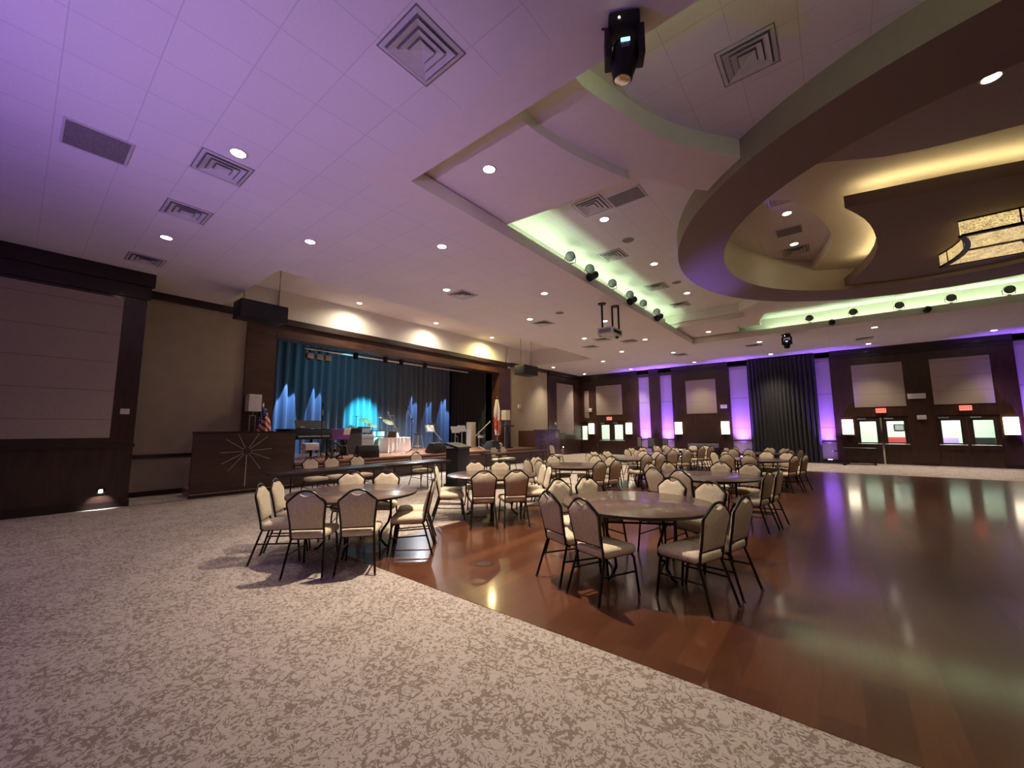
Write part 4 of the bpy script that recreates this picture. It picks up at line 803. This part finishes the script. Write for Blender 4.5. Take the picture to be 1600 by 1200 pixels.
for x, y, z, lab in [(-3.45, 8.59, 5.95, 'round ceiling speaker between the first tray vents'), (-3.42, 12.1, 5.95, 'round ceiling speaker beside the third tray vent'), (-6.5, 10.46, ZC, 'round ceiling speaker near the projector')]:
    t = thing('ceiling_speaker', lab, 'speaker', (x, y, z), 0, 'round ceiling speakers'); MB().lathe([(.12, -.012), (.13, -.002), (.13, .002)], 20).build('grille', M['grille'], t); MB().tube([(.135 * math.cos(2 * PI * i / 20), .135 * math.sin(2 * PI * i / 20), -.004) for i in range(20)], .008, 6, closed=True).build('rim', M['vent'], t)
# spotlights clamped on the tray lip
def par(x, y, z, rz, lab, tilt=.5, group='par lamps on the tray lip'):
    t = thing('par_spotlight', lab, 'stage light', (x, y, z), rz, group)
    c = MB().lathe([(.045, -.15), (.085, -.12), (.10, .02), (.115, .06), (.115, .10), (.10, .102)], 18, (0, 0, 0), 'x').build('can', M['blackm'], t); c.location = (.03, 0, .16); c.rotation_euler = (0, tilt, 0); MB().lathe([(.098, .1025), (.09, .106)], 18, (0, 0, 0), 'x').build('lens', M['steel'], c)
    MB().tube([(0, -.125, .16), (0, -.125, .02), (0, 0, -.01), (0, .125, .02), (0, .125, .16)], .009, 6).build('yoke', M['blackm'], t); MB().box(-.03, .03, -.03, .03, -.028, 0).build('clamp', M['blackm'], t)
    return t
for i, y in enumerate((7.97, 8.92, 10.24, 11.45, 12.54, 13.79)): par(TX0 - .035, y, 5.50, -1.0, 'black lamp can on the stage side of the tray lip, %s from the viewer' % ordw[i], .35)
for i, y in enumerate((8.72, 11.2, 13.5)):
    t = thing('par_spotlight', 'black lamp can clamped inside the stage side lip, %s from the viewer' % ordw[i], 'stage light', (TX0 + .001, y, 5.36), 0, 'par lamps clamped inside the tray lip'); c = MB().lathe([(.05, -.16), (.09, -.12), (.10, .08), (.11, .13)], 16, (0, 0, 0), 'x').build('can', M['blackm'], t); c.location = (.16, 0, .02); c.rotation_euler = (0, .5, -1.9); MB().tube([(.16, -.12, .02), (.05, -.1, .02), (.05, .1, .02), (.16, .12, .02)], .009, 6).build('yoke', M['blackm'], t); MB().box(0, .05, -.03, .03, -.03, .05).build('clamp', M['blackm'], t)
for i, x in enumerate((-.51, .72, 1.89, 3.07, 4.25)): par(x, TY1 + .035, 5.50, -PI / 2, 'lamp can on the tray lip over the exit doors, %s from the black curtain' % ordw[i], .4)
for i, x in enumerate((.12, 2.52)):
    t = thing('par_spotlight', 'dark lamp can hung below the exit side lip, %s from the black curtain' % ordw[i], 'stage light', (x, TY1 - .08, 5.36), 0, 'par lamps under the tray lip'); MB().lathe([(.06, -.12), (.095, -.08), (.10, .08), (.10, .1)], 16, (0, 0, 0), 'y').build('can', M['blackm'], t); MB().bar((0, 0, .08), (0, .08, .12), .03).build('clamp', M['blackm'], t)
# moving heads
def moving_head(x, y, lab, rz):
    t = thing('moving_spotlight', lab, 'stage light', (x, y, ZC), rz, 'moving head lights')
    MB().box(-.16, .16, -.14, .14, -.17, -.03).build('base', M['black'], t, bevel=.03); MB().box(-.05, .05, -.05, .05, -.04, 0).build('clamp', M['blackm'], t)
    for s in (-1, 1): MB().rings([[(s * .165 + dx, yy, z) for dx, yy in ((-.035, -.10), (.035, -.10), (.035, .10), (-.035, .10))] for z in (-.50, -.16)]).build('yoke_arm', M['black'], t, bevel=.012)
    t.scale = (.84, .84, .84)
    h = MB().lathe([(.06, .17), (.115, .12), (.135, .02), (.13, -.12), (.105, -.20), (.10, -.24), (.09, -.245)], 20).build('head', M['black'], t); h.location = (0, 0, -.43); h.rotation_euler = (.12, .1, 0)
    MB().lathe([(.085, -.247), (.07, -.252)], 18).build('lens', M['chrome'], h); MB().box(-.045, .045, -.146, -.134, -.39, -.355).build('display', M['screen'], t); MB().box(-.04, .04, -.146, -.134, -.45, -.425).build('badge', M['steel'], t); MB().box(.195, .204, -.05, .05, -.40, -.26).build('side_plate', M['plate'], t); MB().box(-.06, -.045, -.146, -.139, -.12, -.105).build('status_light', M['dl'], t)
    MB().tube([(-.14, .02, -.05), (-.2, .05, 0), (-.22, .05, -.01), (-.16, .02, -.08)], .006, 6).build('safety_cable', M['blackm'], t)
moving_head(-1.22, 3.12, 'black moving head light hanging from the ceiling close overhead', .5); moving_head(-1.28, 18.52, 'black moving head light hanging on the far side of the tray', 0)
# projector on drop poles
t = thing('projector', 'white projector hung on three black drop poles by the tray edge', 'projector', (-4.95, 10.75, ZC))
for dx, dy in ((-.12, -.28), (.0, .14), (.14, .26)): MB().cyl((dx, dy, -.72), (dx, dy, 0), .028, 10).build('drop_pole', M['blackm'], t); 
for dx, dy in ((-.12, -.28), (.07, .2)): MB().lathe([(.11, -.03), (.12, 0)], 16, (dx, dy, 0)).build('ceiling_plate', M['blackm'], t)
MB().box(-.26, .2, -.34, .36, -.92, -.72).build('body', M['vent'], t, bevel=.02); MB().lathe([(.07, -.1), (.075, .04)], 16, (-.28, .05, -.82), 'x').build('lens_barrel', M['black'], t); MB().box(-.2, .15, -.345, -.338, -.88, -.77).build('intake_grille', M['grille'], t); MB().box(.198, .206, -.25, .25, -.88, -.78).build('port_panel', M['dark'], t); MB().cyl((.1, .2, -.98), (.1, .2, -.90), .05, 10).build('mount_knuckle', M['black'], t)
# chandelier
t = thing('chandelier', 'glowing crystal box chandelier with curved end under the ceiling cloud', 'chandelier', (4.0, 12.27, 5.28), 0)
def cx(v): return -1.80 + .25 * (1 - (2 * v - 1) ** 2) * -1 + .05 * 0 - .0
L = 1.85; W = .98; Hh = .32
end = [(-L + .22 * (1 - ((k / 8) * 2 - 1) ** 2), -W + 2 * W * k / 8) for k in range(9)]
endR = [(-x, y) for x, y in reversed(end)]
outl = end + endR
MB().prism(outl, .02, .05).build('crystal_bottom', M['crystal'], t)
for nm, seg in (('crystal_end', end), ('crystal_end', endR), ('crystal_side', [end[-1], endR[0]]), ('crystal_side', [endR[-1], end[0]])):
    m = MB()
    for a, b in zip(seg, seg[1:]): m.bar((a[0], a[1], .17), (b[0], b[1], .17), .03, .27)
    m.build(nm, M['crystal'], t, smooth=False)
m = MB()
for seg in (outl + [outl[0]],):
    for a, b in zip(seg, seg[1:]): m.bar((a[0], a[1], .015), (b[0], b[1], .015), .085, .045); m.bar((a[0], a[1], .31), (b[0], b[1], .31), .04, .03)
m.bar((-L + .22, 0, .01), (L - .22, 0, .01), .06, .03)
for x in (-1.1, -.35, .35, 1.1):
    for s in (-1, 1): m.bar((x, s * (W + .012), .03), (x, s * (W + .012), .31), .025, .025)
for s in (-1, 1):
    for x0_ in end[1:-1:3]: m.bar((s * -(x0_[0] - .018), x0_[1], .03), (s * -(x0_[0] - .018), x0_[1], .31), .022, .022)
m.build('frame', M['sconcef'], t, smooth=False)
m = MB().tube([(.85 * math.cos(2 * PI * i / 40), .42 * math.sin(2 * PI * i / 40), .0) for i in range(40)], .03, 8, closed=True); m.build('oval_ring', M['sconcef'], t)
MB().bar((-.35, -.75, -.005), (-.1, .55, -.005), .16, .02).build('purple_band', M['purple'], t)
m = MB(); [m.cyl((x, y, .3), (x, y, .33), .03, 8) for x in (-1.2, 1.2) for y in (-.6, .6)]; m.build('mount', M['sconcef'], t)

# ------------------------------------------------------------------ stage lights
BLUE = (.26, .48, 1.0); CY = (.05, .65, .85)
for i, (y, z, e, sp, px, py) in enumerate([(6.75, 1.95, 1900, 19, -16.25, 6.75), (7.9, 2.40, 1500, 13.5, -16.25, 7.9), (12.9, 2.40, 1500, 12.5, -16.25, 12.9), (13.95, 2.05, 1500, 13, -16.25, 13.95), (15.05, 2.0, 1700, 17, -16.25, 14.9)]):
    t = thing('stage_spotlight', 'small black lamp high over the backdrop, %s from the sunburst panel' % ordw[i], 'stage light', (px, py, 5.2), 0, 'blue lamps over the backdrop'); MB().lathe([(.05, -.12), (.06, .08)], 12).build('can', M['blackm'], t); MB().bar((0, 0, .06), (0, 0, .94), .03).build('drop_rod', M['blackm'], t)
    light('SPOT', 'lamp_light', (-.02, 0, -.16), e, BLUE, t, Vector((-17.05 - px, y - py, z - 5.2)), .02, sp, .12)
t = thing('stage_spotlight', 'cyan stage lamp under the stage header over the drum kit', 'stage light', (-14.0, 10.0, 4.45), 0, 'blue lamps on the stage bar'); MB().lathe([(.08, -.15), (.1, .08)], 14).build('can', M['blackm'], t); MB().bar((0, 0, .06), (0, 0, .13), .03).build('clamp', M['blackm'], t)
light('SPOT', 'lamp_light', (-.02, 0, -.2), 6000, CY, t, Vector((-16.9 + 14.0, .1, 2.25 - 4.45)), .05, 31, .9)
t = thing('stage_spotlight', 'green stage lamp under the stage header aimed at the cymbals', 'stage light', (-13.95, 9.2, 4.45), 0, 'blue lamps on the stage bar'); MB().lathe([(.08, -.15), (.1, .08)], 14).build('can', M['blackm'], t); MB().bar((0, 0, .06), (0, 0, .13), .03).build('clamp', M['blackm'], t)
light('SPOT', 'lamp_light', (-.02, 0, -.2), 1500, (.12, 1, .75), t, Vector((-15.5 + 13.95, .6, 1.75 - 4.45)), .05, 38, .7)
t = thing('stage_spotlight', 'teal stage lamp under the stage header washing the backdrop', 'stage light', (-14.1, 8.0, 4.45), 0, 'blue lamps on the stage bar'); MB().lathe([(.08, -.15), (.1, .08)], 14).build('can', M['blackm'], t); MB().bar((0, 0, .06), (0, 0, .13), .03).build('clamp', M['blackm'], t)
light('SPOT', 'lamp_light', (-.02, 0, -.2), 100, (.10, .55, .75), t, Vector((-17.0 + 14.1, .6, 3.9 - 4.45)), .05, 120, 1.0)
t = thing('stage_spotlight', 'white stage lamp under the middle of the stage header', 'stage light', (-13.95, 11.2, 4.45), 0, 'blue lamps on the stage bar'); MB().lathe([(.08, -.15), (.1, .08)], 14).build('can', M['blackm'], t); MB().bar((0, 0, .06), (0, 0, .13), .03).build('clamp', M['blackm'], t)
light('SPOT', 'lamp_light', (-.02, 0, -.2), 1900, (.88, .92, 1), t, Vector((.3, -.4, -3.6)), .08, 140, .9)

# ------------------------------------------------------------------ world, camera, view
w = bpy.data.worlds.new('World'); SC.world = w; w.use_nodes = True
bg = w.node_tree.nodes['Background']; bg.inputs[0].default_value = (.66, .52, .56, 1); bg.inputs[1].default_value = .05
cam = bpy.data.cameras.new('camera'); co = bpy.data.objects.new('camera', cam); COL.objects.link(co); SC.camera = co
cam.sensor_width = 36; cam.lens = 627 / 1600 * 36; cam.clip_start = .05; cam.clip_end = 200
p_, y_, r_ = math.radians(6.51), math.radians(38.88), math.radians(-.33)
fw = Vector((-math.sin(y_) * math.cos(p_), math.cos(y_) * math.cos(p_), math.sin(p_))); rt = Vector((math.cos(y_), math.sin(y_), 0)); up = rt.cross(fw)
r2 = rt * math.cos(r_) + up * math.sin(r_); u2 = up * math.cos(r_) - rt * math.sin(r_)
co.matrix_world = Matrix(((r2.x, u2.x, -fw.x, 0), (r2.y, u2.y, -fw.y, 0), (r2.z, u2.z, -fw.z, 1.6), (0, 0, 0, 1)))
SC.view_settings.view_transform = 'Standard'; SC.view_settings.look = 'None'; SC.view_settings.exposure = 0.25; SC.view_settings.gamma = 1.0; SC.view_settings.use_curve_mapping = False
SC.cycles.use_denoising = True; SC.cycles.max_bounces = 8; SC.cycles.diffuse_bounces = 5; SC.cycles.glossy_bounces = 4; SC.cycles.transparent_max_bounces = 8; SC.cycles.sample_clamp_indirect = 4
SC.cycles.caustics_reflective = False; SC.cycles.caustics_refractive = False
